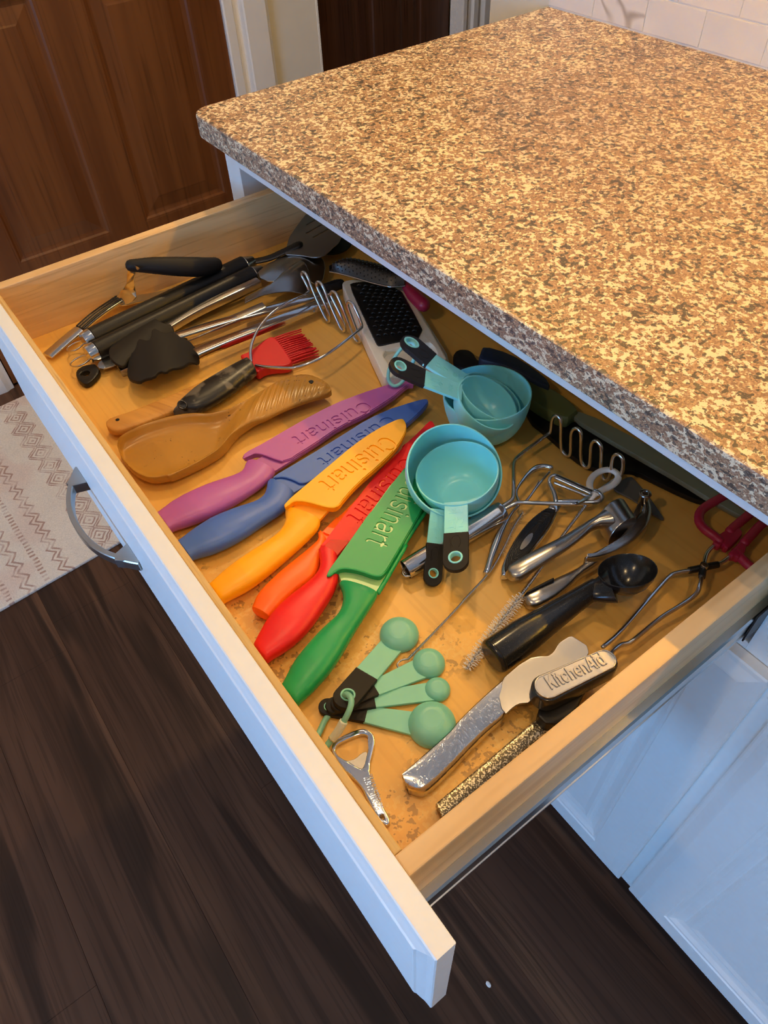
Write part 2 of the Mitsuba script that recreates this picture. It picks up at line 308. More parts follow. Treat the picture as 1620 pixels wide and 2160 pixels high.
w = struct('window_1', cat(box((wx0-.06, -2.5, wz0-.06), (wx1+.06, -2.475, wz0)), box((wx0-.06, -2.5, wz1), (wx1+.06, -2.475, wz1+.06)), box((wx0-.06, -2.5, wz0), (wx0, -2.475, wz1)), box((wx1, -2.5, wz0), (wx1+.06, -2.475, wz1)), box(((wx0+wx1)/2-.02, -2.54, wz0), ((wx0+wx1)/2+.02, -2.50, wz1))), 'mat_trim_white')
for a, b in ((wx0, (wx0+wx1)/2-.02), ((wx0+wx1)/2+.02, wx1)):
    kk = part(w, 'pane', trimesh.Trimesh([(a, -2.55, wz0), (b, -2.55, wz0), (b, -2.55, wz1), (a, -2.55, wz1)], [[2, 1, 0], [3, 2, 0]], process=False), 'mat_trim_white', False)
    scene[kk]['emitter'] = {'type': 'area', 'radiance': {'type': 'rgb', 'value': list(DAY)}}
# the brown panelled door, its casing, the dark door of the hall
def panel_door(name, y0, y1, x, mat, label, ny=2):
    t = struct(name, label=label)
    st, rows = .115, [(.335, .90), (1.02, 1.60), (1.68, 1.93)]
    cols = [(y0+.175-.02 if ny == 2 else y0+st, y0+.415), (y0+.52, y1-.085)] if ny == 2 else [(y0+.11, (y0+y1)/2-.045), ((y0+y1)/2+.045, y1-.11)]
    holes = [[(a, c), (b, c), (b, d), (a, d)] for a, b in cols for c, d in rows]
    M = basis((x-.04, 0, 0), (0, 1, 0), (0, 0, 1), (1, 0, 0))
    part(t, 'frame', tf(prism([(y0, .01), (y1, .01), (y1, 2.03), (y0, 2.03)], 0, .04, holes, .002), M), mat, False)
    for h in holes:
        (a, c), (b, d) = h[0], h[2]
        rings = []
        for ins, zz in ((-.001, .040), (.004, .0395), (.009, .036), (.016, .034), (.020, .0335), (.052, .0375), (.056, .0385), (.058, .0385)):
            rings.append(Vv([(a+ins, c+ins, zz), (b-ins, c+ins, zz), (b-ins, d-ins, zz), (a+ins, d-ins, zz)]))
        part(t, 'panel', tf(loft([Vv([(a, c, .005), (b, c, .005), (b, d, .005), (a, d, .005)])]+rings), M), mat, False)
    return t
panel_door('door_1', -.300, .566, XL+.012, 'mat_door_wood', 'brown stained wooden panel door left of the counter')
panel_door('door_2', .890, 1.387, XL-.045, 'mat_dark_door', 'dark brown wooden door beyond the counter', 1)
def casing(name, prof, z1, label):
    """vertical trim: profile of (y, x) points above the wall plane."""
    pts = [(prof[0][0], -.0), *prof, (prof[-1][0], -.0)]
    m = prism([(XL+b, a) for a, b in pts], 0.0, z1)
    return struct(name, m, 'mat_trim_white', False, label)
casing('trim_1', [(.567, -.03), (.567, .019), (.571, .022), (.594, .022), (.597, .019), (.598, .008), (.617, .006), (.619, .010), (.620, .027), (.624, .030), (.686, .030), (.691, .027), (.697, .024)], 2.1, 'white moulded door casing right of the brown door')
casing('trim_2', [(-.400, .018), (-.396, .022), (-.325, .022), (-.312, .016), (-.303, .014)], 2.1, 'white door casing left of the brown door')
casing('trim_3', [(1.387, -.04), (1.387, .016), (1.392, .020), (1.405, .020), (1.412, .013), (1.428, .013), (1.434, .021), (1.452, .021), (1.458, .012), (1.470, .010), (1.480, .022), (1.522, .020), (1.5225, .004)], 2.1, 'white fluted casing beside the dark door')
struct('trim_4', box((XL-.05, .860, 0), (XL+.002, .8655, 2.05)), 'mat_trim_white', False, 'narrow white jamb edge before the dark door')
struct('baseboard_left', cat(box((XL, -2.5, 0), (XL+.014, -.401, .09), .003), box((XL, .698, 0), (XL+.014, .859, .09), .003)), 'mat_trim_white')
# back splash: marble tiles in running bond
struct('trim_5', tf(tube([(0.004, D-.002, H+.001), (3.19, D-.002, H+.001)], .004, 8), np.eye(4)), 'mat_grout', True, 'white caulk bead along the back of the countertop')
part('wall_back', 'grout', box((.0045, D-.0079, H), (3.19, D-.0005, 1.42)), 'mat_grout', False)
tile = mikit.ply(box((0, -.0095, 0), (.0985, 0, .0448), .0012), 'mat_marble', False)
half = mikit.ply(box((0, -.0095, 0), (.0485, 0, .0448), .0012), 'mat_marble', False); ed = mikit.ply(box((0, -.0095, 0), (.0935, 0, .0448), .0012), 'mat_marble', False)
for r in range(10):
    z = .9622+.0463*r
    for c in range(32 if r < 4 else 0):
        x = c*.1 + .0002 - (.05 if r % 2 else 0.0)
        base, x = (tile, x)
        if c == 0: base, x = (half, .0002+.0045) if r % 2 else (ed, .0002+.0045)
        kk = numbered('wall_back__tile'); scene[kk] = {**base, 'to_world': T().translate([x, D, z])}
kk = part('wall_back', 'tile', cat(*[box((c*.1+.005, D-.0095, .9622+.0463*r), (c*.1+.1035, D, .9622+.0463*r+.0448)) for r in range(4, 10) for c in range(31)]), 'mat_marble', False, kind='stuff')
# recessed lamps in the ceiling, plus an added one lighting the brown door side
for i, (x, y, lum) in enumerate(CANS):
    t = thing('ceiling_lamp', ['recessed ceiling lamp over the drawer', 'recessed ceiling lamp right of the drawer', 'recessed ceiling lamp in the middle of the room', 'added ceiling lamp that brightens the left wall and the brown door'][i], 'ceiling lamp')
    part(t, 'trim_ring', tf(lathe([(.05, .002), (.05, -.004), (.075, -.006), (.08, -.002), (.08, .0)], 32), basis((x, y, CE), (1, 0, 0), (0, 1, 0), (0, 0, 1))), 'mat_lamp_trim', 30)
    a = np.arange(24)*2*np.pi/24; m = trimesh.Trimesh(np.vstack([np.c_[x+.042*np.cos(a), y+.042*np.sin(a), np.full(24, CE-.003)], [[x, y, CE-.003]]]), [[(j+1) % 24, j, 24] for j in range(24)], process=False)
    kk = part(t, 'bulb', m, 'mat_lamp_trim', False); scene[kk]['emitter'] = {'type': 'area', 'radiance': {'type': 'rgb', 'value': [v*lum for v in CAN]}}
# wall cabinet over the counter with the light strip under it
t = thing('wall_cabinet', 'white wall cabinet above the countertop', 'wall cabinet')
part(t, 'body', box((.0, .337, 1.418), (2.9, D-.012, 2.2)), 'mat_white_paint', False)
t = thing('light_strip', 'warm light strip under the front edge of the wall cabinet', 'light strip')
(sx0, sy0, sz0), (sx1, sy1, sz1) = STRIP_BOX
part(t, 'channel', box((sx0-.01, sy0-.003, sz1), (sx1+.01, sy1+.003, 1.418)), 'mat_zinc', False)
kk = part(t, 'diffuser', box((sx0, sy0, sz0), (sx1, sy1, sz1)), 'mat_lamp_trim', False); scene[kk]['emitter'] = {'type': 'area', 'radiance': {'type': 'rgb', 'value': list(STRIP)}}
# rug and a crumb
M = basis((-.60, -.70, 0), nrm((1, .04, 0)), nrm((-.06, 1, 0)), (0, 0, 1))
t = thing('rug', 'cream rug with faded pinkish brown diamond and zigzag rows', 'rug')
part(t, 'pile', prism([(-.345, -.70), (.345, -.70), (.345, .9), (-.345, .9)], 0.0002, .0085, (), .003, .002, None).apply_transform(M), 'mat_rug', False)
whole('crumb', 'small white crumb on the dark floor', 'crumb', trimesh.creation.icosphere(1, .0042).apply_transform(np.diag([1.2, .8, .7, 1])).apply_translation((.9032, -.1936, .003)), 'mat_crumb', False)

# ---------------------------------------------------------------- cabinet, countertop
a = np.linspace(0, np.pi/2, 9); rc = .028
o = [(2.9, 0), (2.9, D-.001), (0.0, D-.001)] + [(rc-rc*np.cos(b), rc-rc*np.sin(b)) for b in a]
whole('countertop', 'brown and cream speckled granite pattern countertop with rounded corner', 'countertop', prism(o, H-.0285, H, (), .003, .002), 'mat_granite', 30)
t = thing('base_cabinet', 'white base cabinet under the countertop', 'cabinet')
part(t, 'side', box((-.0288, .0726, 0), (-.0108, D-.001, H-.0286)), 'mat_white_paint', False)
YF = .0525
part(t, 'stile', box((-.0288, YF, .09), (.0117, YF+.05, H-.0286), .001), 'mat_white_paint', False); part(t, 'stile', box((.894, YF, .09), (.962, YF+.02, H-.0286), .001), 'mat_white_paint', False); part(t, 'stile', box((2.80, YF, .09), (2.88, YF+.02, H-.0286)), 'mat_white_paint', False)
part(t, 'rail', box((.0118, YF, .8728), (.8939, YF+.02, H-.0286), .001), 'mat_white_paint', False); part(t, 'rail', box((.0118, YF, .690), (.8939, YF+.02, .742), .001), 'mat_white_paint', False); part(t, 'rail', box((.0118, YF, .09), (2.79, YF+.02, .13)), 'mat_white_paint', False); part(t, 'rail', box((.9621, YF, .8728), (2.79, YF+.02, H-.0286)), 'mat_white_paint', False)
part(t, 'chipped_patch', tf(prism(smooth_path([(.845, .712), (.868, .722), (.880, .716), (.892, .726), (.893, .712), (.875, .706), (.858, .703)], 40, True, 1), 0, .0006), basis((0, YF, 0), (1, 0, 0), (0, 0, 1), (0, -1, 0))), 'mat_chipped', False, 'brown patch where the white paint has chipped off')
part(t, 'back', box((-.0107, D-.02, 0), (2.9, D-.002, H-.0287)), 'mat_cream', False); part(t, 'toe_kick', box((-.0107, .12, 0), (2.88, .135, .0899)), 'mat_white_paint', False); part(t, 'divider', box((.905, YF+.021, .09), (.920, D-.021, H-.0287)), 'mat_cream', False); part(t, 'shelf_bottom', box((-.0107, YF+.021, .10), (.9049, D-.021, .115)), 'mat_cream', False)
def cab_door(name, x0, x1, z0, z1, label):
    """Frame with a coved outer edge, moulded opening and a flat raised panel; front faces -y."""
    k = numbered(t + '__' + name); labels[k] = {'label': label}
    M = basis((0, YF-.001, 0), (1, 0, 0), (0, 0, 1), (0, -1, 0)); th = .019
    def rc_(i, z): return Vv([(x0+i, z0+i, z), (x1-i, z0+i, z), (x1-i, z1-i, z), (x0+i, z1-i, z)])
    L = [(0.0, 0), (0.0, .011), (.002, .0125), (.006, .0135), (.013, .0165), (.018, .0185), (.020, th), (.0545, th), (.0565, .0172), (.060, .0165), (.066, .0125), (.074, .0095), (.077, .009), (.080, .0115), (.084, .0125), (.092, .0105), (.094, .0105)]
    scene[k] = mikit.ply(tf(loft([rc_(i, z) for i, z in L]), M), 'mat_white_paint', False)
cab_door('door', .030, .9272, .1069, .733, 'white moulded cabinet door below the drawer'); cab_door('door', .9455, 1.80, .1109, .733, 'white moulded cabinet door right of the drawer')

# ---------------------------------------------------------------- the drawer
t = thing('drawer', 'wide maple drawer with white front, pulled open and full of utensils', 'drawer')
ZF, ZT, YB = .7776, .8544, .175
part(t, 'side_panel', box((.0549, -.3246, .765), (.0706, YB, ZT), .0012), 'mat_maple_side', False); part(t, 'side_panel', box((.8699, -.3246, .765), (.8846, YB, ZT), .0012), 'mat_maple_side', False)
part(t, 'front_rail', box((.0707, -.3246, .765), (.8698, -.3187, ZT), .001), 'mat_maple_front', False); part(t, 'back_panel', box((.0707, YB-.014, .765), (.8698, YB, ZT), .001), 'mat_maple_front', False)
part(t, 'bottom_panel', box((.0707, -.3186, ZF-.006), (.8698, YB-.0141, ZF)), 'mat_maple_bottom', False)
x0, x1, z0, z1 = .0282, .9272, .6681, .855
M = basis((0, -.3247, 0), (1, 0, 0), (0, 0, 1), (0, -1, 0))
L = [(0.0005, 0), (0, .0005), (0, .0140), (.0008, .0150), (.0025, .0152), (.0060, .0160), (.0100, .0176), (.0128, .0186), (.0140, .0197), (.0152, .0200)]
fp = part(t, 'front_panel', tf(loft([Vv([(x0+i, z0+i, z), (x1-i, z0+i, z), (x1-i, z1-i, z), (x0+i, z1-i, z)]) for i, z in L]), M), 'mat_white_paint', False, 'white painted front with a coved edge')
# arched pull
arc = []
for u in np.linspace(-1, 1, 33):
    arc.append((.385+.0850*u, -.3447-.0325*(1-abs(u)**2.3), .742))
arc = Vv(arc); wz = .0055+.0010*np.abs(np.linspace(-1, 1, 33)); tn = nrm(np.gradient(arc, axis=0)) if False else np.gradient(arc, axis=0); tn /= np.linalg.norm(tn, axis=1, keepdims=True)
nn = np.stack([-tn[:, 1], tn[:, 0], tn[:, 2]*0], 1)
rings = [Vv([arc[i]+nn[i]*a*.0032+Vv([0, 0, b*wz[i]]) for a, b in ((-1, -.8), (-.7, -1), (.7, -1), (1, -.8), (1, .8), (.7, 1), (-.7, 1), (-1, .8))]) for i in range(33)]
feet = [cat(prism([(.385+s*.085, -.3447), (.385+s*.055, -.3447), (.385+s*.060, -.3600), (.385+s*.068, -.3640)], .7355, .7485, (), .001, .001)) for s in (-1, 1)]
part(fp, 'pull_handle', cat(loft(rings), *feet), 'mat_nickel', 35, 'brushed nickel arched pull')
sl = [(.8847, .7725), (.8905, .7725), (.8921, .7745), (.8921, .7770), (.8895, .7775), (.8895, .7795), (.8915, .7800), (.8915, .7930), (.8895, .7935), (.8895, .7955), (.8921, .7960), (.8921, .7995), (.8905, .8015), (.8847, .8015)]
part(t, 'slide', tf(prism(sl, 0, .45), basis((0, .1255, 0), (1, 0, 0), (0, 0, 1), (0, -1, 0))), 'mat_zinc', False, 'metal slide along the outer side')
part(t, 'slide', box((.0485, -.3245, .7725), (.0548, .1255, .8015)), 'mat_zinc', False)
whole('slide_runner', 'dark steel runner end fixed inside the cabinet beside the drawer', 'drawer runner', cat(box((.8923, .0300, .768), (.8938, .50, .806)), box((.8925, .0320, .770), (.8937, .060, .804))), 'mat_dark_steel', False)

# traced outlines, world metres
TR = {
'purple_hU': [[0.4628,-0.3094,0.7886],[0.4625,-0.3065,0.7886],[0.458,-0.286,0.7886],[0.4589,-0.2579,0.7886],[0.4624,-0.2375,0.7886],[0.4659,-0.2227,0.7886],[0.4647,-0.2136,0.7886],[0.4588,-0.2079,0.7886],[0.4549,-0.2044,0.7886],[0.4559,-0.2007,0.7886]],
'purple_hL': [[0.4909,-0.3086,0.7886],[0.4907,-0.3057,0.7886],[0.4951,-0.2877,0.7886],[0.499,-0.2617,0.7886],[0.498,-0.2324,0.7886],[0.4955,-0.2132,0.7886],[0.4915,-0.1976,0.7886],[0.4878,-0.1905,0.7886],[0.4872,-0.1889,0.7886],[0.4857,-0.188,0.7886]],
'purple_s': [[0.4434,-0.2028,0.7916],[0.4428,-0.1737,0.7916],[0.4389,-0.1349,0.7916],[0.437,-0.084,0.7916],[0.442,-0.0465,0.7916],[0.4478,-0.0185,0.7916],[0.4529,0.0029,0.7916],[0.4594,0.0145,0.7916],[0.4681,0.007,0.7916],[0.4624,0.0057,0.7916],[0.466,-0.0097,0.7916],[0.4701,-0.0241,0.7916],[0.4744,-0.0637,0.7916],[0.4726,-0.0977,0.7916],[0.4784,-0.1344,0.7916],[0.4812,-0.1647,0.7916],[0.4822,-0.1642,0.7916],[0.4815,-0.1676,0.7916],[0.4794,-0.175,0.7916],[0.471,-0.1799,0.7916],[0.4576,-0.1856,0.7916],[0.4506,-0.1915,0.7916],[0.4506,-0.1958,0.7916],[0.4498,-0.2046,0.7916]],
'purple_t': [[0.4621,-0.0531,0.7916],[0.4614,-0.149,0.7916]],
'purple_tc': [[0.4476,-0.0614,0.7916],[0.4665,-0.0664,0.7916]],
'blue_hU': [[0.5081,-0.3093,0.7886],[0.5079,-0.3065,0.7886],[0.5041,-0.2867,0.7886],[0.5024,-0.268,0.7886],[0.5063,-0.2428,0.7886],[0.5112,-0.2235,0.7886],[0.5079,-0.2133,0.7886],[0.5007,-0.2067,0.7886],[0.4936,-0.2019,0.7886],[0.493,-0.1985,0.7886]],
'blue_hL': [[0.5347,-0.3081,0.7886],[0.5345,-0.3054,0.7886],[0.5412,-0.2842,0.7886],[0.5421,-0.2572,0.7886],[0.5388,-0.2327,0.7886],[0.5378,-0.217,0.7886],[0.536,-0.2065,0.7886],[0.5322,-0.1983,0.7886],[0.5271,-0.1915,0.7886],[0.5238,-0.1889,0.7886]],
'blue_s': [[0.4912,-0.1953,0.7906],[0.4893,-0.1645,0.7906],[0.4869,-0.1312,0.7906],[0.4841,-0.0999,0.7906],[0.4807,-0.0683,0.7906],[0.4831,-0.0352,0.7906],[0.4845,-0.0314,0.7906],[0.4892,-0.0103,0.7906],[0.4943,0.0044,0.7906],[0.4982,0.0048,0.7906],[0.502,0.0001,0.7906],[0.5067,-0.0118,0.7906],[0.5114,-0.0278,0.7906],[0.5149,-0.0427,0.7906],[0.5027,-0.0453,0.7906],[0.5065,-0.0695,0.7906],[0.5152,-0.1103,0.7906],[0.5204,-0.1469,0.7906],[0.5208,-0.176,0.7906],[0.5085,-0.1797,0.7906],[0.498,-0.1858,0.7906],[0.4946,-0.1921,0.7906],[0.4948,-0.1959,0.7906]],
'blue_t': [[0.4962,-0.0464,0.7906],[0.5042,-0.1448,0.7906]],
'yellow_hU': [[0.5718,-0.3088,0.7886],[0.5717,-0.306,0.7893],[0.5674,-0.2873,0.79],[0.5653,-0.2698,0.7906],[0.564,-0.2414,0.7916],[0.5613,-0.226,0.7926],[0.5539,-0.2162,0.7936],[0.5462,-0.2122,0.7943],[0.5434,-0.2103,0.795],[0.5433,-0.2076,0.7956]],
'yellow_hL': [[0.596,-0.3083,0.7886],[0.596,-0.3056,0.7893],[0.598,-0.2832,0.79],[0.5952,-0.2601,0.7906],[0.5905,-0.2352,0.7916],[0.5868,-0.2158,0.7926],[0.5822,-0.1989,0.7936],[0.579,-0.1938,0.7943],[0.5769,-0.1912,0.795],[0.5758,-0.191,0.7956]],
'yellow_s': [[0.5417,-0.2098,0.8046],[0.5328,-0.1744,0.8046],[0.5237,-0.1369,0.8046],[0.517,-0.1104,0.8046],[0.513,-0.0794,0.8046],[0.5136,-0.0567,0.8046],[0.5156,-0.0471,0.8046],[0.5207,-0.0458,0.8046],[0.5316,-0.0519,0.8046],[0.54,-0.063,0.8046],[0.5494,-0.0805,0.8046],[0.5575,-0.1067,0.8046],[0.5645,-0.1386,0.8046],[0.5735,-0.1626,0.8046],[0.577,-0.1691,0.8046],[0.5769,-0.175,0.8046],[0.572,-0.1798,0.8046],[0.5601,-0.1871,0.8046],[0.5502,-0.1937,0.8046],[0.5449,-0.2013,0.8046],[0.5464,-0.2067,0.8046],[0.5467,-0.2108,0.8046]],
'yellow_t': [[0.5346,-0.0761,0.8046],[0.5474,-0.1675,0.8046]],
'orange_hU': [[0.6163,-0.2907,0.7866],[0.6073,-0.2802,0.7866],[0.603,-0.2676,0.7866],[0.5971,-0.2455,0.7866],[0.5927,-0.2204,0.7866],[0.59,-0.2061,0.7866],[0.5876,-0.201,0.7866],[0.5815,-0.1987,0.7866],[0.5803,-0.1951,0.7866]],
'orange_hL': [[0.6344,-0.2832,0.7866],[0.6329,-0.2766,0.7866],[0.628,-0.262,0.7866],[0.6247,-0.2451,0.7866],[0.6233,-0.2302,0.7866],[0.6171,-0.221,0.7866],[0.6092,-0.2138,0.7866],[0.6035,-0.2068,0.7866],[0.5954,-0.1972,0.7866]],
'orange_s': [[0.5818,-0.1949,0.7896],[0.5757,-0.166,0.7896],[0.5662,-0.1377,0.7896],[0.5515,-0.1034,0.7896],[0.541,-0.0721,0.7896],[0.5482,-0.0745,0.7896],[0.5695,-0.1108,0.7896],[0.5835,-0.1443,0.7896],[0.5942,-0.1716,0.7896],[0.5974,-0.1864,0.7896],[0.5893,-0.1929,0.7896]],
'red_hU': [[0.6509,-0.3081,0.7896],[0.6468,-0.302,0.7901],[0.6364,-0.2855,0.7905],[0.6302,-0.2656,0.791],[0.628,-0.2446,0.7914],[0.6252,-0.2288,0.7919],[0.6194,-0.2198,0.7923],[0.6093,-0.2141,0.7927],[0.6023,-0.2113,0.7932],[0.6021,-0.2082,0.7936]],
'red_hL': [[0.672,-0.3069,0.7896],[0.6715,-0.3038,0.7901],[0.6724,-0.2915,0.7905],[0.6715,-0.2771,0.791],[0.6667,-0.2598,0.7914],[0.6573,-0.24,0.7919],[0.6495,-0.2248,0.7923],[0.6409,-0.2149,0.7927],[0.6274,-0.2056,0.7932],[0.6191,-0.2011,0.7936]],
'red_s': [[0.5981,-0.2056,0.7936],[0.5971,-0.2018,0.7933],[0.5794,-0.164,0.793],[0.5541,-0.108,0.7927],[0.5475,-0.0829,0.7921],[0.5358,-0.0542,0.7914],[0.5402,-0.0681,0.7908],[0.532,-0.0381,0.7899],[0.5247,-0.0176,0.789],[0.5246,-0.0126,0.788],[0.5285,-0.0127,0.7876],[0.5348,-0.0155,0.7876],[0.54,-0.0264,0.7876],[0.5539,-0.0507,0.7878],[0.575,-0.0909,0.7881],[0.5986,-0.1383,0.7884],[0.6159,-0.1787,0.7889],[0.6162,-0.1939,0.7899],[0.6091,-0.1943,0.7908],[0.6035,-0.1936,0.7917],[0.5997,-0.1974,0.7924],[0.6015,-0.2022,0.793],[0.6,-0.2058,0.7936]],
'red_t': [[0.5585,-0.0696,0.7916],[0.5911,-0.1647,0.7916]],
'green_hU': [[0.6971,-0.3097,0.7886],[0.696,-0.3062,0.7892],[0.6865,-0.2913,0.7898],[0.6796,-0.272,0.7904],[0.675,-0.2538,0.7914],[0.673,-0.2378,0.7926],[0.6678,-0.2287,0.7938],[0.66,-0.2223,0.7948],[0.6504,-0.2191,0.7954],[0.6473,-0.2189,0.796],[0.6475,-0.216,0.7966]],
'green_hL': [[0.7193,-0.3076,0.7886],[0.7189,-0.3046,0.7892],[0.7168,-0.2907,0.7898],[0.7115,-0.2708,0.7904],[0.7039,-0.2534,0.7914],[0.6951,-0.2366,0.7926],[0.6883,-0.221,0.7938],[0.6823,-0.2066,0.7948],[0.6786,-0.1993,0.7954],[0.6781,-0.1981,0.796],[0.6776,-0.198,0.7966]],
'green_blade': [[0.6355,-0.2119,0.7956],[0.6482,-0.2156,0.7956],[0.6754,-0.1975,0.7956],[0.6669,-0.1819,0.7956],[0.6595,-0.1679,0.7956],[0.6447,-0.1392,0.7956],[0.6267,-0.1048,0.7956],[0.5973,-0.0889,0.7956],[0.5738,-0.0793,0.7956],[0.5696,-0.0805,0.7956],[0.5803,-0.1121,0.7956],[0.605,-0.1649,0.7956]],
'green_s': [[0.6341,-0.2224,0.8016],[0.6236,-0.2001,0.8016],[0.6127,-0.1768,0.8016],[0.5999,-0.1504,0.8016],[0.6001,-0.1477,0.8016],[0.5849,-0.1153,0.8016],[0.5718,-0.0833,0.8016],[0.5711,-0.0782,0.8016],[0.5772,-0.0786,0.8016],[0.5875,-0.0834,0.8016],[0.606,-0.0926,0.8016],[0.623,-0.1008,0.8016],[0.6268,-0.106,0.8016],[0.647,-0.1442,0.8016],[0.6552,-0.1602,0.8016],[0.664,-0.1769,0.8016],[0.6654,-0.181,0.8016],[0.6672,-0.187,0.8016],[0.6623,-0.1916,0.8016],[0.65,-0.198,0.8016],[0.6407,-0.2057,0.8016],[0.638,-0.21,0.8016],[0.6376,-0.2163,0.8016],[0.6389,-0.2221,0.8016],[0.6374,-0.2231,0.8016]],
'green_rim': [[0.6756,-0.1961,0.7956],[0.6694,-0.1837,0.7956],[0.6625,-0.1707,0.7956],[0.6548,-0.1557,0.7956],[0.6468,-0.1403,0.7956],[0.6514,-0.1536,0.7956],[0.6384,-0.128,0.7956],[0.6285,-0.1052,0.7956],[0.6262,-0.1001,0.7956]],
'green_t': [[0.5922,-0.0871,0.8016],[0.6338,-0.1703,0.8016]],
'spoon_U': [[0.3537,-0.3025,0.7976],[0.3451,-0.298,0.7976],[0.3415,-0.2934,0.7976],[0.3388,-0.278,0.7976],[0.3404,-0.2571,0.7976],[0.3465,-0.2334,0.7976],[0.3575,-0.2134,0.7976],[0.3699,-0.2009,0.7976],[0.3742,-0.1866,0.7976],[0.3769,-0.1791,0.7976],[0.3725,-0.1312,0.7976],[0.3693,-0.1153,0.7976],[0.3697,-0.1002,0.7976],[0.3762,-0.084,0.7976],[0.388,-0.0747,0.7976],[0.4077,-0.0708,0.7976],[0.4182,-0.0727,0.7976],[0.4218,-0.0744,0.7976]],
'spoon_L': [[0.3555,-0.3033,0.7976],[0.3737,-0.3072,0.7976],[0.3956,-0.3057,0.7976],[0.4095,-0.3024,0.7976],[0.4226,-0.2948,0.7976],[0.4294,-0.2776,0.7976],[0.4303,-0.2815,0.7976],[0.4315,-0.2591,0.7976],[0.43,-0.2371,0.7976],[0.4268,-0.2187,0.7976],[0.4171,-0.2036,0.7976],[0.4124,-0.1885,0.7976],[0.412,-0.168,0.7976],[0.4164,-0.1572,0.7976],[0.4161,-0.1346,0.7976],[0.4191,-0.1101,0.7976],[0.4246,-0.0868,0.7976],[0.4241,-0.0776,0.7976],[0.4224,-0.0749,0.7976]],
'spoon_hole': [[0.4006,-0.0873,0.7976]],
'brush_hU': [[0.3027,-0.2957,0.7906],[0.3,-0.2929,0.7906],[0.2989,-0.288,0.7906],[0.3032,-0.2648,0.7906],[0.3048,-0.2277,0.7906],[0.3063,-0.1813,0.7906],[0.3059,-0.1454,0.7906],[0.3058,-0.1195,0.7906]],
'brush_hL': [[0.3153,-0.2987,0.7906],[0.3213,-0.2973,0.7906],[0.3267,-0.2919,0.7906],[0.3283,-0.2826,0.7906],[0.3325,-0.2552,0.7906],[0.3335,-0.2261,0.7906],[0.3332,-0.1848,0.7906],[0.3333,-0.1288,0.7906]],
'brush_head': [[0.2946,-0.1214,0.7936],[0.2934,-0.1189,0.7936],[0.2943,-0.1109,0.7936],[0.292,-0.0998,0.7936],[0.2846,-0.0806,0.7936],[0.2846,-0.0706,0.7936],[0.2914,-0.0695,0.7936],[0.3087,-0.0712,0.7936],[0.3264,-0.0746,0.7936],[0.3436,-0.0779,0.7936],[0.3466,-0.0822,0.7936],[0.3456,-0.0901,0.7936],[0.3377,-0.1011,0.7936],[0.334,-0.1109,0.7936],[0.3359,-0.1204,0.7936],[0.3356,-0.122,0.7936]],
'brush_b0': [[0.2876,-0.0698,0.7936],[0.3422,-0.077,0.7936]],
'brush_b1': [[0.2937,-0.0349,0.7936],[0.3478,-0.0431,0.7936]],
'masher1_z': [[0.2547,0.0055,0.8104],[0.2522,0.0053,0.818],[0.2432,0.0046,0.8268],[0.2417,0.0045,0.8308],[0.2474,0.0049,0.836],[0.2551,0.0055,0.8334],[0.2608,0.0059,0.8202],[0.2716,0.0067,0.8028],[0.284,0.0076,0.7856],[0.2891,0.008,0.7815],[0.2944,0.0084,0.7857],[0.2935,0.0083,0.7951],[0.2837,0.0076,0.8131],[0.2733,0.0068,0.8257],[0.273,0.0068,0.8311],[0.2795,0.0073,0.8359],[0.2869,0.0079,0.8333],[0.2963,0.0086,0.8142],[0.3112,0.0097,0.7923],[0.3179,0.0102,0.7832],[0.3236,0.0106,0.7845],[0.3255,0.0107,0.7912],[0.3177,0.0101,0.8083],[0.3023,0.009,0.8247],[0.3008,0.0089,0.8295],[0.3082,0.0094,0.8354],[0.3155,0.01,0.833],[0.3253,0.0107,0.8167],[0.3395,0.0118,0.7884],[0.3453,0.0122,0.7814],[0.3519,0.0127,0.7822],[0.3557,0.013,0.7885],[0.3491,0.0125,0.7981],[0.3357,0.0115,0.8232],[0.3333,0.0113,0.8297],[0.3381,0.0117,0.835],[0.3464,0.0123,0.8343],[0.3547,0.0129,0.8229],[0.36,0.0133,0.8131],[0.3601,0.0133,0.8092]],
'masher1_a': [[0.3162,-0.1182,0.7956],[0.3024,-0.1105,0.8006],[0.2926,-0.1003,0.8056],[0.2796,-0.082,0.8106],[0.2701,-0.0569,0.815],[0.2666,-0.0315,0.8164],[0.2578,0.0006,0.8104]],
'masher1_b': [[0.3266,-0.1175,0.7956],[0.3404,-0.112,0.7991],[0.3606,-0.0979,0.8025],[0.3723,-0.0899,0.8059],[0.3792,-0.0709,0.8085],[0.3793,-0.0476,0.8102],[0.3717,-0.0188,0.81],[0.3614,0.0112,0.8092]],
'masher1_hU': [[0.3355,-0.2256,0.7896],[0.3261,-0.2179,0.7903],[0.3203,-0.2053,0.791],[0.3136,-0.1866,0.7916],[0.3089,-0.1529,0.7926],[0.3083,-0.13,0.7936],[0.3098,-0.1216,0.7946]],
'masher1_hL': [[0.3391,-0.2251,0.7896],[0.3457,-0.2182,0.7903],[0.3527,-0.2068,0.791],[0.3523,-0.1855,0.7916],[0.3492,-0.1623,0.7926],[0.3414,-0.1359,0.7936],[0.3375,-0.1233,0.7946]],
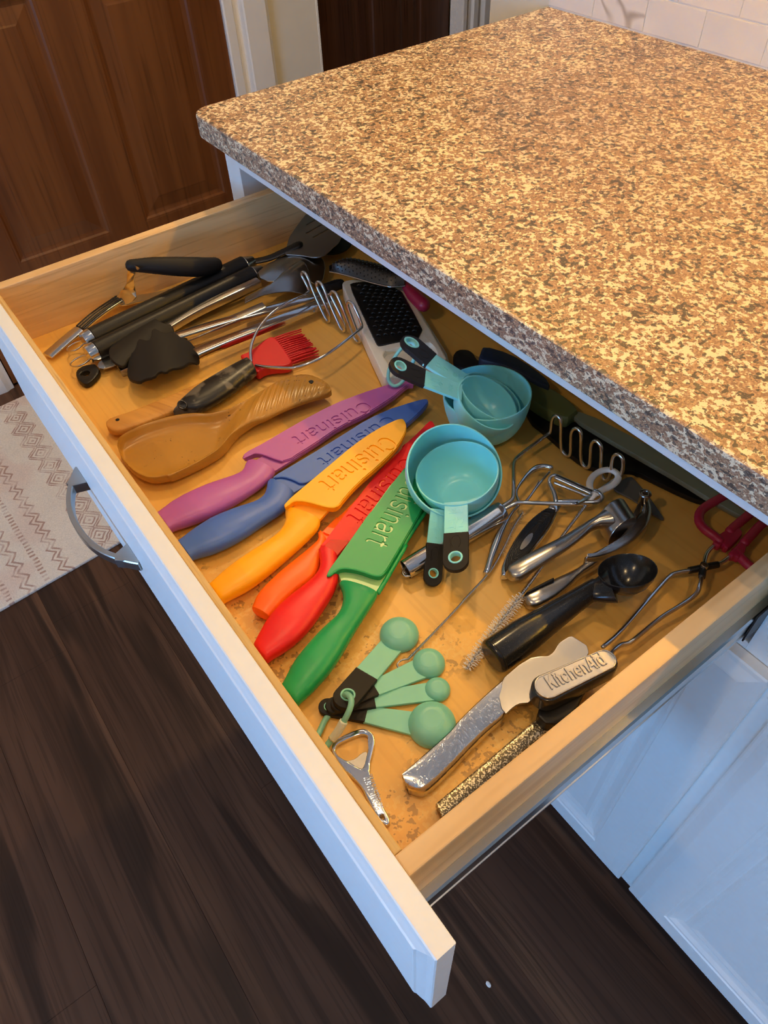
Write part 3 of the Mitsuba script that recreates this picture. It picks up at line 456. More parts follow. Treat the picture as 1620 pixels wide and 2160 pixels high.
'masher2_z': [[0.6254,0.0637,0.797],[0.6269,0.0639,0.8012],[0.6256,0.0638,0.8121],[0.6259,0.0638,0.8197],[0.6295,0.0641,0.8247],[0.634,0.0644,0.8249],[0.6369,0.0647,0.8194],[0.6423,0.0651,0.7884],[0.6466,0.0654,0.7828],[0.6526,0.0659,0.7827],[0.6555,0.0661,0.7877],[0.6527,0.0659,0.8027],[0.6506,0.0657,0.8149],[0.6524,0.0659,0.8215],[0.6561,0.0662,0.8246],[0.6606,0.0665,0.8237],[0.6628,0.0667,0.8164],[0.6679,0.0671,0.7894],[0.6731,0.0675,0.7832],[0.6774,0.0679,0.7835],[0.6799,0.068,0.7896],[0.6769,0.0678,0.8057],[0.6753,0.0677,0.8155],[0.6773,0.0678,0.8223],[0.6811,0.0681,0.8243],[0.6859,0.0685,0.8216],[0.6881,0.0687,0.815],[0.6926,0.069,0.7905],[0.6967,0.0694,0.7835],[0.7011,0.0697,0.7832],[0.7042,0.07,0.7906],[0.7016,0.0698,0.8083],[0.7013,0.0697,0.819],[0.7047,0.07,0.8239],[0.7099,0.0704,0.8238],[0.713,0.0707,0.8187],[0.715,0.0708,0.8086],[0.7139,0.0707,0.7994]],
'masher2_a': [[0.6254,0.0637,0.797],[0.6258,0.0387,0.7941],[0.6267,0.0156,0.7917],[0.6319,0.007,0.7936],[0.6563,-0.0175,0.8036],[0.6702,-0.0305,0.8021],[0.6721,-0.034,0.8011],[0.672,-0.0397,0.8004],[0.6712,-0.0455,0.7996]],
'masher2_b': [[0.7139,0.0707,0.7994],[0.7123,0.0472,0.796],[0.7154,0.013,0.8031],[0.7173,0.003,0.809],[0.7116,-0.0017,0.8074],[0.6933,-0.0209,0.8059],[0.6813,-0.0324,0.8043],[0.6781,-0.035,0.8027],[0.6767,-0.0409,0.8012],[0.675,-0.0474,0.7996]],
'masher2_h': [[0.6744,-0.0481,0.7976],[0.6678,-0.1469,0.7896]],
'masher2_loop': [[0.6657,-0.1435,0.7876],[0.6634,-0.1488,0.7876],[0.6635,-0.156,0.7876],[0.6663,-0.1621,0.7876],[0.6706,-0.1646,0.7876],[0.6743,-0.1614,0.7876],[0.6751,-0.155,0.7876],[0.675,-0.1478,0.7876]],
'ms0_c': [[0.7139,-0.203,0.7806],[0.7243,-0.1897,0.7806],[0.7035,-0.2163,0.7806]],
'ms1_c': [[0.7505,-0.2003,0.7806],[0.7588,-0.1896,0.7806],[0.7421,-0.2111,0.7806]],
'ms2_c': [[0.7731,-0.2095,0.7806],[0.7795,-0.2013,0.7806],[0.7667,-0.2178,0.7806]],
'ms3_c': [[0.7936,-0.2323,0.7806],[0.8052,-0.2174,0.7806],[0.7821,-0.2473,0.7806]],
'ms0_h': [[0.7183,-0.2149,0.7816],[0.7314,-0.2484,0.7881],[0.7395,-0.2731,0.7946]],
'ms0_w': [0.0206,0.0202],
'ms1_h': [[0.7484,-0.2095,0.7816],[0.7478,-0.2505,0.7861],[0.7393,-0.2797,0.7906]],
'ms1_w': [0.0199,0.0105],
'ms2_h': [[0.7697,-0.216,0.7816],[0.7564,-0.2586,0.7841],[0.7368,-0.2832,0.7866]],
'ms2_w': [0.0187,0.0072],
'ms3_h': [[0.7816,-0.2449,0.7816],[0.7596,-0.2718,0.7821],[0.7328,-0.288,0.7826]],
'ms3_w': [0.0204,0.0112],
'ms_strap': [[0.7374,-0.2762,0.7926],[0.7397,-0.2748,0.7996],[0.7443,-0.2743,0.8036],[0.7486,-0.275,0.8046],[0.753,-0.2787,0.8046],[0.7559,-0.2845,0.8016],[0.757,-0.2893,0.7976],[0.7585,-0.296,0.7916],[0.7584,-0.3016,0.7866],[0.7588,-0.3067,0.7836],[0.7598,-0.3112,0.7826],[0.7575,-0.3142,0.7826],[0.7528,-0.3139,0.7826],[0.7486,-0.3102,0.7826],[0.7446,-0.304,0.7816],[0.7392,-0.2964,0.7801],[0.7372,-0.2908,0.7801],[0.7349,-0.2825,0.7801]],
'bo_out': [[0.7621,-0.3055,0.7826],[0.7583,-0.3013,0.7826],[0.7587,-0.295,0.7826],[0.7617,-0.2805,0.7826],[0.7657,-0.2749,0.7826],[0.7722,-0.2728,0.7826],[0.7783,-0.2753,0.7826],[0.7848,-0.2828,0.7826],[0.7901,-0.2892,0.7826],[0.7978,-0.2945,0.7826],[0.8123,-0.299,0.7826],[0.8247,-0.3003,0.7826],[0.8316,-0.3014,0.7826],[0.8341,-0.3041,0.7826],[0.8331,-0.3073,0.7826],[0.8276,-0.3087,0.7826],[0.8125,-0.3071,0.7826],[0.8029,-0.3049,0.7826],[0.7967,-0.3045,0.7826],[0.7875,-0.3068,0.7826],[0.7775,-0.3079,0.7826],[0.769,-0.3078,0.7826]],
'bo_in': [[0.7645,-0.3035,0.7826],[0.7624,-0.3005,0.7826],[0.7638,-0.2919,0.7826],[0.7665,-0.2813,0.7826],[0.7695,-0.2779,0.7826],[0.773,-0.2776,0.7826],[0.7766,-0.2798,0.7826],[0.7823,-0.286,0.7826],[0.7883,-0.2928,0.7826],[0.7898,-0.2958,0.7826],[0.7873,-0.2978,0.7826],[0.7801,-0.3,0.7826],[0.7736,-0.3036,0.7826],[0.7686,-0.305,0.7826]],
'bo_tooth': [[0.7756,-0.3035,0.7816],[0.7781,-0.3003,0.7816],[0.78,-0.2951,0.7816],[0.7791,-0.2895,0.7816],[0.7807,-0.2841,0.7816],[0.7878,-0.2917,0.7816],[0.79,-0.2958,0.7816],[0.7874,-0.2979,0.7816]],
'bo_hole': [[0.8271,-0.3052,0.7826]],
'bo_text': [[0.7961,-0.2967,0.7841],[0.8237,-0.3054,0.7841]],
'co_U': [[0.8136,-0.2767,0.7936],[0.8103,-0.2238,0.7942],[0.8076,-0.219,0.7947],[0.8033,-0.1744,0.7953],[0.8028,-0.1412,0.7962],[0.8093,-0.1302,0.7978],[0.8127,-0.128,0.7994],[0.8129,-0.1211,0.8011],[0.8101,-0.1141,0.8024],[0.81,-0.1104,0.8034],[0.8112,-0.1013,0.8045],[0.814,-0.1,0.8056]],
'co_L': [[0.8243,-0.279,0.7876],[0.8315,-0.2741,0.7882],[0.8337,-0.271,0.7887],[0.8331,-0.2532,0.7893],[0.8271,-0.2092,0.7904],[0.8267,-0.1888,0.7925],[0.8259,-0.1759,0.7947],[0.8275,-0.1708,0.7969],[0.8319,-0.1656,0.7987],[0.8315,-0.1457,0.8004],[0.8349,-0.113,0.802],[0.8302,-0.0978,0.8036]],
'co_kax': [[0.8374,-0.1571,0.8216],[0.8483,-0.1066,0.8216]],
'co_kw': [[0.8258,-0.1606,0.8216],[0.8443,-0.1682,0.8216]],
'co_txt': [[0.8374,-0.158,0.8226],[0.8511,-0.1082,0.8226]],
'co_h2': [[0.8509,-0.2692,0.7896],[0.8501,-0.222,0.7896],[0.8485,-0.1706,0.7896]],
'co_arm': [[0.8467,-0.1692,0.7916],[0.8495,-0.1479,0.7916]],
'jl_w1': [[0.8213,0.0854,0.7916],[0.8213,0.0797,0.7928],[0.8221,0.0686,0.794],[0.824,0.0598,0.7952],[0.8302,0.0477,0.7972],[0.8386,0.0324,0.7996],[0.8419,0.0262,0.7996],[0.8458,0.0186,0.7988],[0.8462,0.0138,0.7964],[0.8445,-0.0038,0.794],[0.8414,-0.0217,0.7916],[0.8418,-0.0569,0.7898],[0.8408,-0.0614,0.7886],[0.8378,-0.0652,0.7886],[0.838,-0.0762,0.7898],[0.8397,-0.0818,0.7916]],
'jl_w2': [[0.8374,0.0837,0.7916],[0.8376,0.0784,0.7929],[0.8383,0.0666,0.7941],[0.8375,0.0585,0.7953],[0.8323,0.0469,0.7956],[0.8262,0.0331,0.7955],[0.8209,0.0248,0.7942],[0.8188,0.0196,0.793],[0.8192,0.0124,0.7918],[0.8214,-0.0047,0.79],[0.8283,-0.0495,0.7886],[0.8294,-0.0596,0.7886],[0.8305,-0.0676,0.7898],[0.8312,-0.0817,0.7916]],
'jl_p': [[0.8332,0.0425,0.7996]],
'jl_l1': [[0.8223,0.0815,0.7956],[0.8156,0.0829,0.7956],[0.8076,0.0821,0.7956],[0.8001,0.0837,0.7956],[0.7941,0.0881,0.7956],[0.7899,0.0951,0.7956],[0.7883,0.1037,0.7956],[0.7891,0.1145,0.7956],[0.7907,0.1283,0.7956],[0.7918,0.1444,0.7956],[0.7949,0.1538,0.7956]],
'jl_l2': [[0.7949,0.1538,0.7956],[0.8142,0.1578,0.7956],[0.8191,0.1425,0.7956],[0.8194,0.134,0.7956],[0.8197,0.1187,0.7956],[0.8201,0.1064,0.7956],[0.8207,0.0978,0.7956]],
'jl_b1': [[0.8183,0.0813,0.7976],[0.8171,0.0914,0.7976],[0.8189,0.0966,0.7976],[0.818,0.1069,0.7976],[0.8241,0.1075,0.7976],[0.83,0.1051,0.7976],[0.8316,0.0956,0.7976],[0.8328,0.08,0.7976],[0.8298,0.0778,0.7976],[0.8258,0.0809,0.7976],[0.8265,0.076,0.7976],[0.8228,0.0746,0.7976],[0.819,0.076,0.7976]],
'jl_r1': [[0.8378,0.0841,0.7936],[0.8459,0.0816,0.7936],[0.8544,0.0797,0.7936],[0.8611,0.0804,0.7936],[0.8642,0.086,0.7936],[0.864,0.0966,0.7936],[0.8595,0.1084,0.7936]],
'jl_r2': [[0.86,0.1065,0.7956],[0.8535,0.1242,0.7956],[0.8414,0.1409,0.7956],[0.8335,0.1378,0.7956],[0.8336,0.1242,0.7956],[0.8354,0.1097,0.7956],[0.8371,0.0969,0.7956]],
'jl_b2': [[0.8353,0.0759,0.7976],[0.8353,0.0823,0.7976],[0.8335,0.0956,0.7976],[0.8344,0.1008,0.7976],[0.8388,0.0998,0.7976],[0.8414,0.0932,0.7976],[0.8438,0.089,0.7976],[0.8451,0.0819,0.7976],[0.8449,0.077,0.7976],[0.8413,0.0771,0.7976],[0.8402,0.0741,0.7976]],
'gp_aU': [[0.7287,-0.0922,0.7936],[0.7257,-0.0892,0.7945],[0.7241,-0.0847,0.7954],[0.7266,-0.068,0.7976],[0.7304,-0.0503,0.8003],[0.7343,-0.0324,0.803],[0.7367,-0.0129,0.8056],[0.7388,0.0016,0.8081],[0.7402,0.0003,0.8099],[0.7399,0.0132,0.8116]],
'gp_aL': [[0.7295,-0.0927,0.7936],[0.7345,-0.0954,0.7945],[0.7389,-0.0944,0.7954],[0.7427,-0.0899,0.7976],[0.7447,-0.0754,0.8003],[0.7462,-0.0611,0.803],[0.7483,-0.0409,0.8056],[0.7485,-0.0203,0.8081],[0.7472,-0.0037,0.8099],[0.7583,0.0093,0.8116]],
'gp_bU': [[0.7541,-0.0943,0.7876],[0.753,-0.0921,0.7884],[0.7531,-0.086,0.7892],[0.7565,-0.0636,0.7899],[0.7625,-0.0367,0.7907],[0.762,-0.0368,0.7915],[0.7647,-0.0173,0.7929],[0.7666,0.0014,0.7944],[0.7659,0.0129,0.7961],[0.7638,0.0233,0.7984],[0.7606,0.031,0.8007],[0.7596,0.0431,0.803],[0.7548,0.0548,0.8053],[0.7488,0.0581,0.8076]],
'gp_bL': [[0.7568,-0.0969,0.7876],[0.7632,-0.0999,0.7884],[0.77,-0.0952,0.7892],[0.7729,-0.0803,0.7899],[0.7722,-0.0581,0.7907],[0.7698,-0.0451,0.7915],[0.772,-0.0208,0.7929],[0.7762,-0.002,0.7944],[0.7773,0.0141,0.7961],[0.7759,0.0292,0.7984],[0.7726,0.042,0.8007],[0.7662,0.0542,0.803],[0.7565,0.0641,0.8053],[0.7493,0.0674,0.8076]],
'gp_hop': [[0.7418,0.0085,0.8176],[0.7393,0.0094,0.8176],[0.7403,0.026,0.8176],[0.7427,0.0443,0.8176],[0.7445,0.0446,0.8176],[0.7602,0.0378,0.8176],[0.762,0.0332,0.8176],[0.7642,0.0165,0.8176],[0.7645,0.0024,0.8176],[0.761,0.0045,0.8176],[0.748,0.0108,0.8176]],
'gp_hinge': [[0.7512,0.0581,0.8136]],
'gp_cup': [[0.7517,0.0503,0.8116],[0.7571,0.0487,0.8116],[0.764,0.0339,0.8116],[0.7627,0.0296,0.8116],[0.7604,0.0295,0.8116]],
'sc_ax': [[0.784,-0.1596,0.7956],[0.7842,-0.1153,0.7946],[0.787,-0.0708,0.7976],[0.791,-0.0519,0.8036]],
'sc_w': [[0.7694,-0.1545,0.7956],[0.7987,-0.1622,0.7956]],
'sc_bowl': [0.801,-0.0255,0.8181,-0.2927,0.0951,0.0232],
'p1_U': [[0.7104,-0.1042,0.7836],[0.708,-0.1002,0.7846],[0.7055,-0.0964,0.7856],[0.6908,-0.0761,0.7876],[0.6823,-0.0554,0.7896],[0.678,-0.0409,0.7916],[0.676,-0.0317,0.7936]],
'p1_L': [[0.7149,-0.102,0.7836],[0.7152,-0.1004,0.7846],[0.7076,-0.0888,0.7856],[0.7002,-0.0754,0.7876],[0.6886,-0.0564,0.7896],[0.6803,-0.038,0.7916],[0.6792,-0.0296,0.7936]],
'p1_loop': [[0.6778,-0.0276,0.7946],[0.6716,-0.0251,0.795],[0.6665,-0.0224,0.7953],[0.6624,-0.0185,0.7956],[0.6584,-0.0093,0.7963],[0.6541,0.0062,0.797],[0.6534,0.0157,0.7976],[0.6562,0.0217,0.7983],[0.6601,0.0248,0.799],[0.664,0.0266,0.7996]],
'p1_bar': [[0.6792,-0.0298,0.7946],[0.6777,-0.0216,0.7951],[0.6759,-0.0139,0.7956],[0.6716,-0.003,0.7966],[0.6675,0.007,0.7976]],
'p1_bar2': [[0.6781,-0.0217,0.7936],[0.6759,-0.0129,0.795],[0.6706,0.0033,0.7963],[0.6659,0.0228,0.7976]],
'p2_U': [[0.7223,-0.0925,0.7856],[0.7195,-0.0905,0.7868],[0.716,-0.0857,0.7879],[0.7092,-0.0731,0.7891],[0.7016,-0.0555,0.7899],[0.6951,-0.0327,0.7905],[0.6943,-0.015,0.7911],[0.6956,-0.0069,0.7916]],
'p2_L': [[0.7255,-0.0943,0.7856],[0.7294,-0.0918,0.7868],[0.7307,-0.0869,0.7879],[0.7296,-0.0734,0.7891],[0.7225,-0.0512,0.7899],[0.716,-0.0281,0.7905],[0.7089,-0.0109,0.7911],[0.7033,-0.0018,0.7916]],
'p2_em': [[0.7176,-0.0656,0.7946],[0.7103,-0.0434,0.7946]],
'p2_neck': [[0.6997,-0.005,0.7916],[0.6978,0.0019,0.7926]],
'p2_la': [[0.6971,0.0009,0.7926],[0.6935,0.0034,0.7943],[0.6877,0.0072,0.796],[0.6797,0.0098,0.7976],[0.6752,0.0122,0.7996],[0.6732,0.0164,0.8016],[0.6759,0.0195,0.8036]],
'p2_ra': [[0.6973,0.0025,0.7926],[0.7016,0.0074,0.7939],[0.7069,0.013,0.7951],[0.7171,0.0224,0.7964],[0.7225,0.0285,0.7976],[0.724,0.0333,0.7991],[0.722,0.0368,0.8006],[0.7174,0.0371,0.8021],[0.7134,0.0341,0.8036]],
'p2_bl': [[0.678,0.0179,0.8046],[0.714,0.0291,0.8046]],
'p2_bl2': [[0.6818,0.0133,0.8016],[0.7146,0.0251,0.8016]],
'sb1_w': [[0.7158,0.0326,0.7996],[0.717,0.0226,0.7962],[0.7185,0.0132,0.7928],[0.7281,-0.0232,0.7899],[0.7403,-0.0601,0.7878],[0.7523,-0.1016,0.7861],[0.7629,-0.1421,0.7845],[0.7749,-0.18,0.7836]],
'sb1_ring': [[0.7108,0.0325,0.7996],[0.7009,0.0412,0.7996],[0.6974,0.0499,0.7996],[0.697,0.0602,0.7996],[0.6998,0.0686,0.7996],[0.7067,0.0723,0.7996],[0.7134,0.0698,0.7996],[0.7173,0.0618,0.7996],[0.7176,0.0515,0.7996],[0.7155,0.0426,0.7996],[0.7155,0.0343,0.7996]],
'sb2_w': [[0.6791,-0.0236,0.7826],[0.6877,-0.0454,0.7825],[0.7,-0.0677,0.7824],[0.7108,-0.0914,0.7823],[0.7144,-0.1033,0.7822],[0.7186,-0.1226,0.7821],[0.7212,-0.1352,0.782],[0.7239,-0.1445,0.7819],[0.7311,-0.1796,0.7817],[0.7372,-0.2115,0.7816]],
'sb2_loop': [[0.7372,-0.2115,0.7816],[0.735,-0.215,0.7816],[0.7346,-0.2194,0.7816],[0.7364,-0.2224,0.7816],[0.7393,-0.2225,0.7816],[0.74,-0.2178,0.7816]],
't2_head': [[0.2374,-0.1544,0.7906],[0.264,-0.1609,0.7906],[0.2753,-0.1679,0.7906],[0.2744,-0.1764,0.7906],[0.2835,-0.1874,0.7906],[0.2861,-0.1951,0.7906],[0.2852,-0.2042,0.7906],[0.2899,-0.2127,0.7906],[0.2827,-0.2172,0.7906],[0.2891,-0.2264,0.7906],[0.2803,-0.2378,0.7906],[0.2801,-0.2423,0.7906],[0.2598,-0.2471,0.7906],[0.2427,-0.2446,0.7906],[0.2243,-0.2339,0.7906],[0.2154,-0.2277,0.7906],[0.2181,-0.2225,0.7906],[0.2136,-0.2165,0.7906],[0.205,-0.2115,0.7906],[0.2042,-0.2065,0.7906],[0.2135,-0.2042,0.7906],[0.2197,-0.2014,0.7906],[0.2126,-0.1943,0.7906],[0.2029,-0.1903,0.7906],[0.2001,-0.1849,0.7906],[0.2093,-0.1825,0.7906],[0.2168,-0.1794,0.7906],[0.2162,-0.1741,0.7906],[0.2151,-0.1694,0.7906],[0.2255,-0.1636,0.7906]],
't2_head2': [[0.1958,-0.2455,0.7886],[0.1836,-0.2371,0.7886],[0.1764,-0.226,0.7886],[0.1741,-0.2209,0.7886],[0.1802,-0.2195,0.7886],[0.18,-0.2137,0.7886],[0.1651,-0.2013,0.7886],[0.1661,-0.1959,0.7886],[0.1741,-0.1944,0.7886],[0.1734,-0.1891,0.7886],[0.167,-0.1802,0.7886],[0.1706,-0.1725,0.7886],[0.1806,-0.1713,0.7886],[0.1882,-0.1663,0.7886],[0.1903,-0.1596,0.7886],[0.2115,-0.1654,0.7886],[0.2087,-0.1828,0.7886],[0.2137,-0.2082,0.7886],[0.2215,-0.2294,0.7886],[0.233,-0.2423,0.7886],[0.2264,-0.2489,0.7886],[0.2146,-0.251,0.7886]],
't2_a': [[0.2664,-0.1645,0.8036],[0.2644,-0.1202,0.8021],[0.2662,-0.0679,0.8006],[0.2663,-0.0122,0.7991],[0.2659,0.0317,0.7976]],
't2_b': [[0.22,-0.1681,0.8036],[0.2253,-0.106,0.8006],[0.2361,-0.0506,0.7986],[0.2432,0.0023,0.7971],[0.2485,0.0403,0.7956]],
't2_end': [[0.2441,0.0338,0.7996],[0.2454,0.0549,0.7996]],
't1_ring': [[0.1864,-0.2896,0.7856],[0.1813,-0.286,0.7856],[0.1777,-0.2765,0.7856],[0.1838,-0.2641,0.7856],[0.1875,-0.2635,0.7856],[0.2024,-0.2642,0.7856],[0.2136,-0.2776,0.7856],[0.2164,-0.2875,0.7856],[0.2106,-0.2908,0.7856],[0.1983,-0.2925,0.7856]],
't1_hole': [[0.1952,-0.2808,0.7856],[0.1989,-0.2762,0.7856]],
't1_plate': [[0.1881,-0.2638,0.7866],[0.1802,-0.2431,0.7866],[0.1807,-0.2323,0.7866],[0.2036,-0.237,0.7866],[0.2052,-0.2493,0.7866],[0.2017,-0.2635,0.7866]],
't1_a': [[0.2009,-0.2457,0.7876],[0.185,-0.1865,0.7936],[0.1744,-0.1275,0.7976],[0.1759,-0.0791,0.8016],[0.1747,-0.0251,0.8036]],
't1_b': [[0.2135,-0.2449,0.7876],[0.2181,-0.196,0.7916],[0.2215,-0.1516,0.7956],[0.2277,-0.1008,0.7996],[0.2299,-0.0485,0.8016]],
't1_h1': [[0.1594,-0.0164,0.7906],[0.1479,-0.0046,0.7906],[0.1418,0.0114,0.7906],[0.1437,0.0176,0.7906],[0.1376,0.0276,0.7906],[0.1404,0.0322,0.7906],[0.1395,0.0391,0.7906],[0.1414,0.0454,0.7906],[0.1402,0.0521,0.7906],[0.1433,0.0571,0.7906],[0.1432,0.0631,0.7906],[0.15,0.069,0.7906],[0.1589,0.0687,0.7906],[0.1653,0.071,0.7906],[0.1749,0.069,0.7906],[0.1807,0.0706,0.7906],[0.1888,0.0711,0.7906],[0.1989,0.0662,0.7906],[0.2143,0.0515,0.7906],[0.2158,0.0359,0.7906],[0.2047,0.0276,0.7906],[0.2063,0.0122,0.7906],[0.1991,-0.0037,0.7906],[0.1887,-0.0185,0.7906],[0.1751,-0.0225,0.7906]],
't1_h2': [[0.2004,-0.0595,0.7916],[0.2007,-0.0403,0.7916],[0.1998,-0.0199,0.7916],[0.1918,-0.0051,0.7916],[0.1842,0.0056,0.7916],[0.1808,0.0128,0.7916],[0.1831,0.0155,0.7916],[0.177,0.0235,0.7916],[0.177,0.0286,0.7916],[0.1721,0.0369,0.7916],[0.1727,0.0429,0.7916],[0.1824,0.044,0.7916],[0.1998,0.0392,0.7916],[0.2211,0.0274,0.7916],[0.2288,0.0123,0.7916],[0.223,-0.0041,0.7916],[0.2187,-0.0234,0.7916],[0.2153,-0.0439,0.7916],[0.216,-0.0684,0.7916]],
'h1': [[0.1454,-0.2485,0.7946],[0.1314,-0.175,0.7946],[0.1182,-0.0121,0.7946]],
'h1w': [[0.13,-0.2479,0.7946],[0.1593,-0.2486,0.7946]],
'h2': [[0.175,-0.2553,0.7946],[0.1678,-0.1913,0.7946],[0.1482,-0.0153,0.7946]],
'h2w': [[0.1626,-0.2549,0.7946],[0.1894,-0.2549,0.7946]],
'h1c': [[0.1304,-0.2527,0.7946],[0.1604,-0.2524,0.7946]],
'h2c': [[0.1639,-0.2596,0.7946],[0.1905,-0.2586,0.7946]],
'h1_ring': [[0.143,-0.2575,0.7916],[0.1475,-0.2626,0.7916],[0.152,-0.2726,0.7916],[0.1499,-0.2797,0.7904],[0.1414,-0.2822,0.7886],[0.1349,-0.2797,0.7876],[0.1318,-0.2729,0.7881],[0.1339,-0.2647,0.7899],[0.1388,-0.2584,0.7916]],
'h2_ring': [[0.1785,-0.2639,0.7916],[0.1827,-0.2689,0.7916],[0.1863,-0.2784,0.7916],[0.1836,-0.286,0.7904],[0.1751,-0.2899,0.7886],[0.168,-0.2884,0.7876],[0.1641,-0.2802,0.7881],[0.1661,-0.2713,0.7899],[0.1727,-0.2649,0.7916]],
'tu_shaft': [[0.1285,-0.0088,0.7946],[0.1299,0.017,0.7976],[0.1366,0.0412,0.8036]],
'tu_head': [[0.1464,0.0341,0.8056],[0.1376,0.0418,0.8068],[0.1151,0.0602,0.8084],[0.1046,0.0747,0.8108],[0.081,0.1097,0.8124],[0.0735,0.1305,0.8136],[0.0735,0.1544,0.8148],[0.0965,0.157,0.816],[0.1426,0.1431,0.8172],[0.1809,0.1045,0.816],[0.1838,0.0904,0.8136],[0.1887,0.0804,0.8112],[0.1912,0.069,0.8088],[0.187,0.0588,0.8064],[0.1704,0.0515,0.8048],[0.154,0.0407,0.8036]],
'tu_sl': [[0.1059,0.0967,0.8136],[0.1041,0.124,0.8136],[0.1246,0.0842,0.8136],[0.1224,0.1218,0.8136],[0.1416,0.0851,0.8136],[0.1397,0.1247,0.8136]],
'ps_h': [[0.101,-0.1629,0.8416],[0.1108,-0.1397,0.8376],[0.1237,-0.1128,0.8316],[0.1323,-0.0837,0.8236],[0.1263,-0.0597,0.8156]],
'ps_neck': [[0.082,-0.1549,0.8296],[0.082,-0.16,0.8236],[0.082,-0.1635,0.8116],[0.082,-0.1676,0.7996],[0.082,-0.1723,0.7916]],
'ps_nL': [[0.1032,-0.1624,0.8436],[0.0982,-0.1661,0.8376],[0.0935,-0.1699,0.8256],[0.093,-0.174,0.8136],[0.0804,-0.1858,0.7996],[0.0782,-0.1932,0.7876]],
'ps_nR': [[0.1188,-0.1576,0.8436],[0.1073,-0.1592,0.8356],[0.101,-0.165,0.8236],[0.0995,-0.1666,0.8056],[0.1052,-0.1694,0.7976],[0.0913,-0.1866,0.7876]],
'ps_blade': [[0.0745,-0.186,0.7896],[0.0745,-0.1689,0.7896],[0.0808,-0.1628,0.7896],[0.0901,-0.1447,0.7896],[0.1005,-0.104,0.7896],[0.1072,-0.1054,0.7896],[0.1055,-0.1517,0.7896],[0.0967,-0.169,0.7896],[0.0946,-0.1873,0.7896],[0.0804,-0.1909,0.7896]],
'st_h': [[0.1071,-0.251,0.7886],[0.0938,-0.2246,0.7906],[0.0815,-0.1857,0.7926]],
'st_hw': [[0.0984,-0.2516,0.7886],[0.1155,-0.2508,0.7886]],
'st_end': [[0.1085,-0.2537,0.7886],[0.1183,-0.2786,0.7866],[0.1283,-0.3041,0.7836]],
'st_slot': [[0.1203,-0.2847,0.7856],[0.1283,-0.2959,0.7856]],
'gr_out': [[0.2553,0.055,0.8016],[0.2507,0.0599,0.8016],[0.2507,0.0662,0.8016],[0.2561,0.0769,0.8016],[0.303,0.1097,0.8016],[0.3096,0.1156,0.8016],[0.3978,0.0851,0.8016],[0.4594,0.0618,0.8016],[0.4674,0.0584,0.8016],[0.4584,0.0212,0.8016],[0.4567,-0.0,0.8016],[0.4487,-0.0161,0.8016],[0.4431,-0.0182,0.8016]],
'gr_base': [[0.2944,0.1271,0.7896],[0.3851,0.0974,0.7896],[0.4645,0.0699,0.7896],[0.4627,0.051,0.7896],[0.3673,0.0759,0.7896]],
'gr_plate': [[0.264,0.0606,0.8026],[0.2633,0.0682,0.8026],[0.2744,0.0855,0.8026],[0.3093,0.1085,0.8026],[0.3624,0.0888,0.8026],[0.4175,0.0665,0.8026],[0.4027,0.0317,0.8026],[0.3966,0.0115,0.8026],[0.3915,0.0112,0.8026],[0.3301,0.0348,0.8026]],
'gr_w1': [[0.4051,0.0076,0.8016],[0.4128,0.0323,0.8016],[0.4265,0.0635,0.8016],[0.4311,0.0649,0.8016],[0.4585,0.0541,0.8016],[0.4511,0.0188,0.8016],[0.4414,0.0005,0.8016],[0.4357,0.0,0.8016]],
'mp_U': [[0.2377,0.0489,0.8156],[0.2329,0.0587,0.8183],[0.2317,0.0704,0.821],[0.2382,0.0786,0.8236],[0.2463,0.0855,0.8236],[0.2791,0.103,0.823],[0.3091,0.1127,0.8216]],
'mp_L': [[0.231,0.0533,0.8096],[0.242,0.0587,0.8103],[0.261,0.0669,0.811],[0.2878,0.0763,0.8116],[0.309,0.0856,0.8123],[0.3181,0.0904,0.813],[0.3266,0.1044,0.8136]],
'mp_h': [[0.3183,0.1127,0.8116],[0.3401,0.1064,0.8116],[0.3687,0.1015,0.8116]],
'bk_round': [[0.4535,0.0778,0.7936],[0.4496,0.0856,0.7936],[0.451,0.0927,0.7936],[0.458,0.0995,0.7936],[0.4685,0.0995,0.7936],[0.4779,0.0949,0.7936],[0.4838,0.0951,0.7936],[0.4889,0.0978,0.7936],[0.4975,0.0909,0.7936],[0.4886,0.08,0.7936],[0.4808,0.067,0.7936],[0.4686,0.0695,0.7936]],
'bk_navy': [[0.4908,0.0846,0.8076],[0.4852,0.0917,0.8076],[0.4764,0.1041,0.8076],[0.5085,0.1184,0.8076],[0.5449,0.1199,0.8076],[0.574,0.1162,0.8076],[0.5809,0.1056,0.8076],[0.5268,0.1012,0.8076],[0.4963,0.0827,0.8076]],
'bk_ol': [[0.4981,0.0861,0.8016],[0.4933,0.0916,0.8016],[0.4924,0.0975,0.8016],[0.497,0.1024,0.8016],[0.5263,0.1097,0.8016],[0.5599,0.1134,0.8016],[0.5915,0.1176,0.8016],[0.6212,0.1134,0.8016],[0.6222,0.1034,0.8016],[0.6235,0.0915,0.8016],[0.6054,0.0856,0.8016],[0.5776,0.0834,0.8016],[0.5381,0.0842,0.8016]],
'bk_olb': [[0.6182,0.1018,0.7956],[0.618,0.1182,0.7956],[0.6993,0.1312,0.7956],[0.7313,0.1352,0.7956],[0.7828,0.132,0.7956],[0.8042,0.1307,0.7956],[0.8192,0.1302,0.7956],[0.8157,0.1219,0.7956],[0.8021,0.1203,0.7956],[0.7835,0.1177,0.7956],[0.7555,0.1163,0.7956],[0.7122,0.1114,0.7956],[0.6781,0.1072,0.7956]],
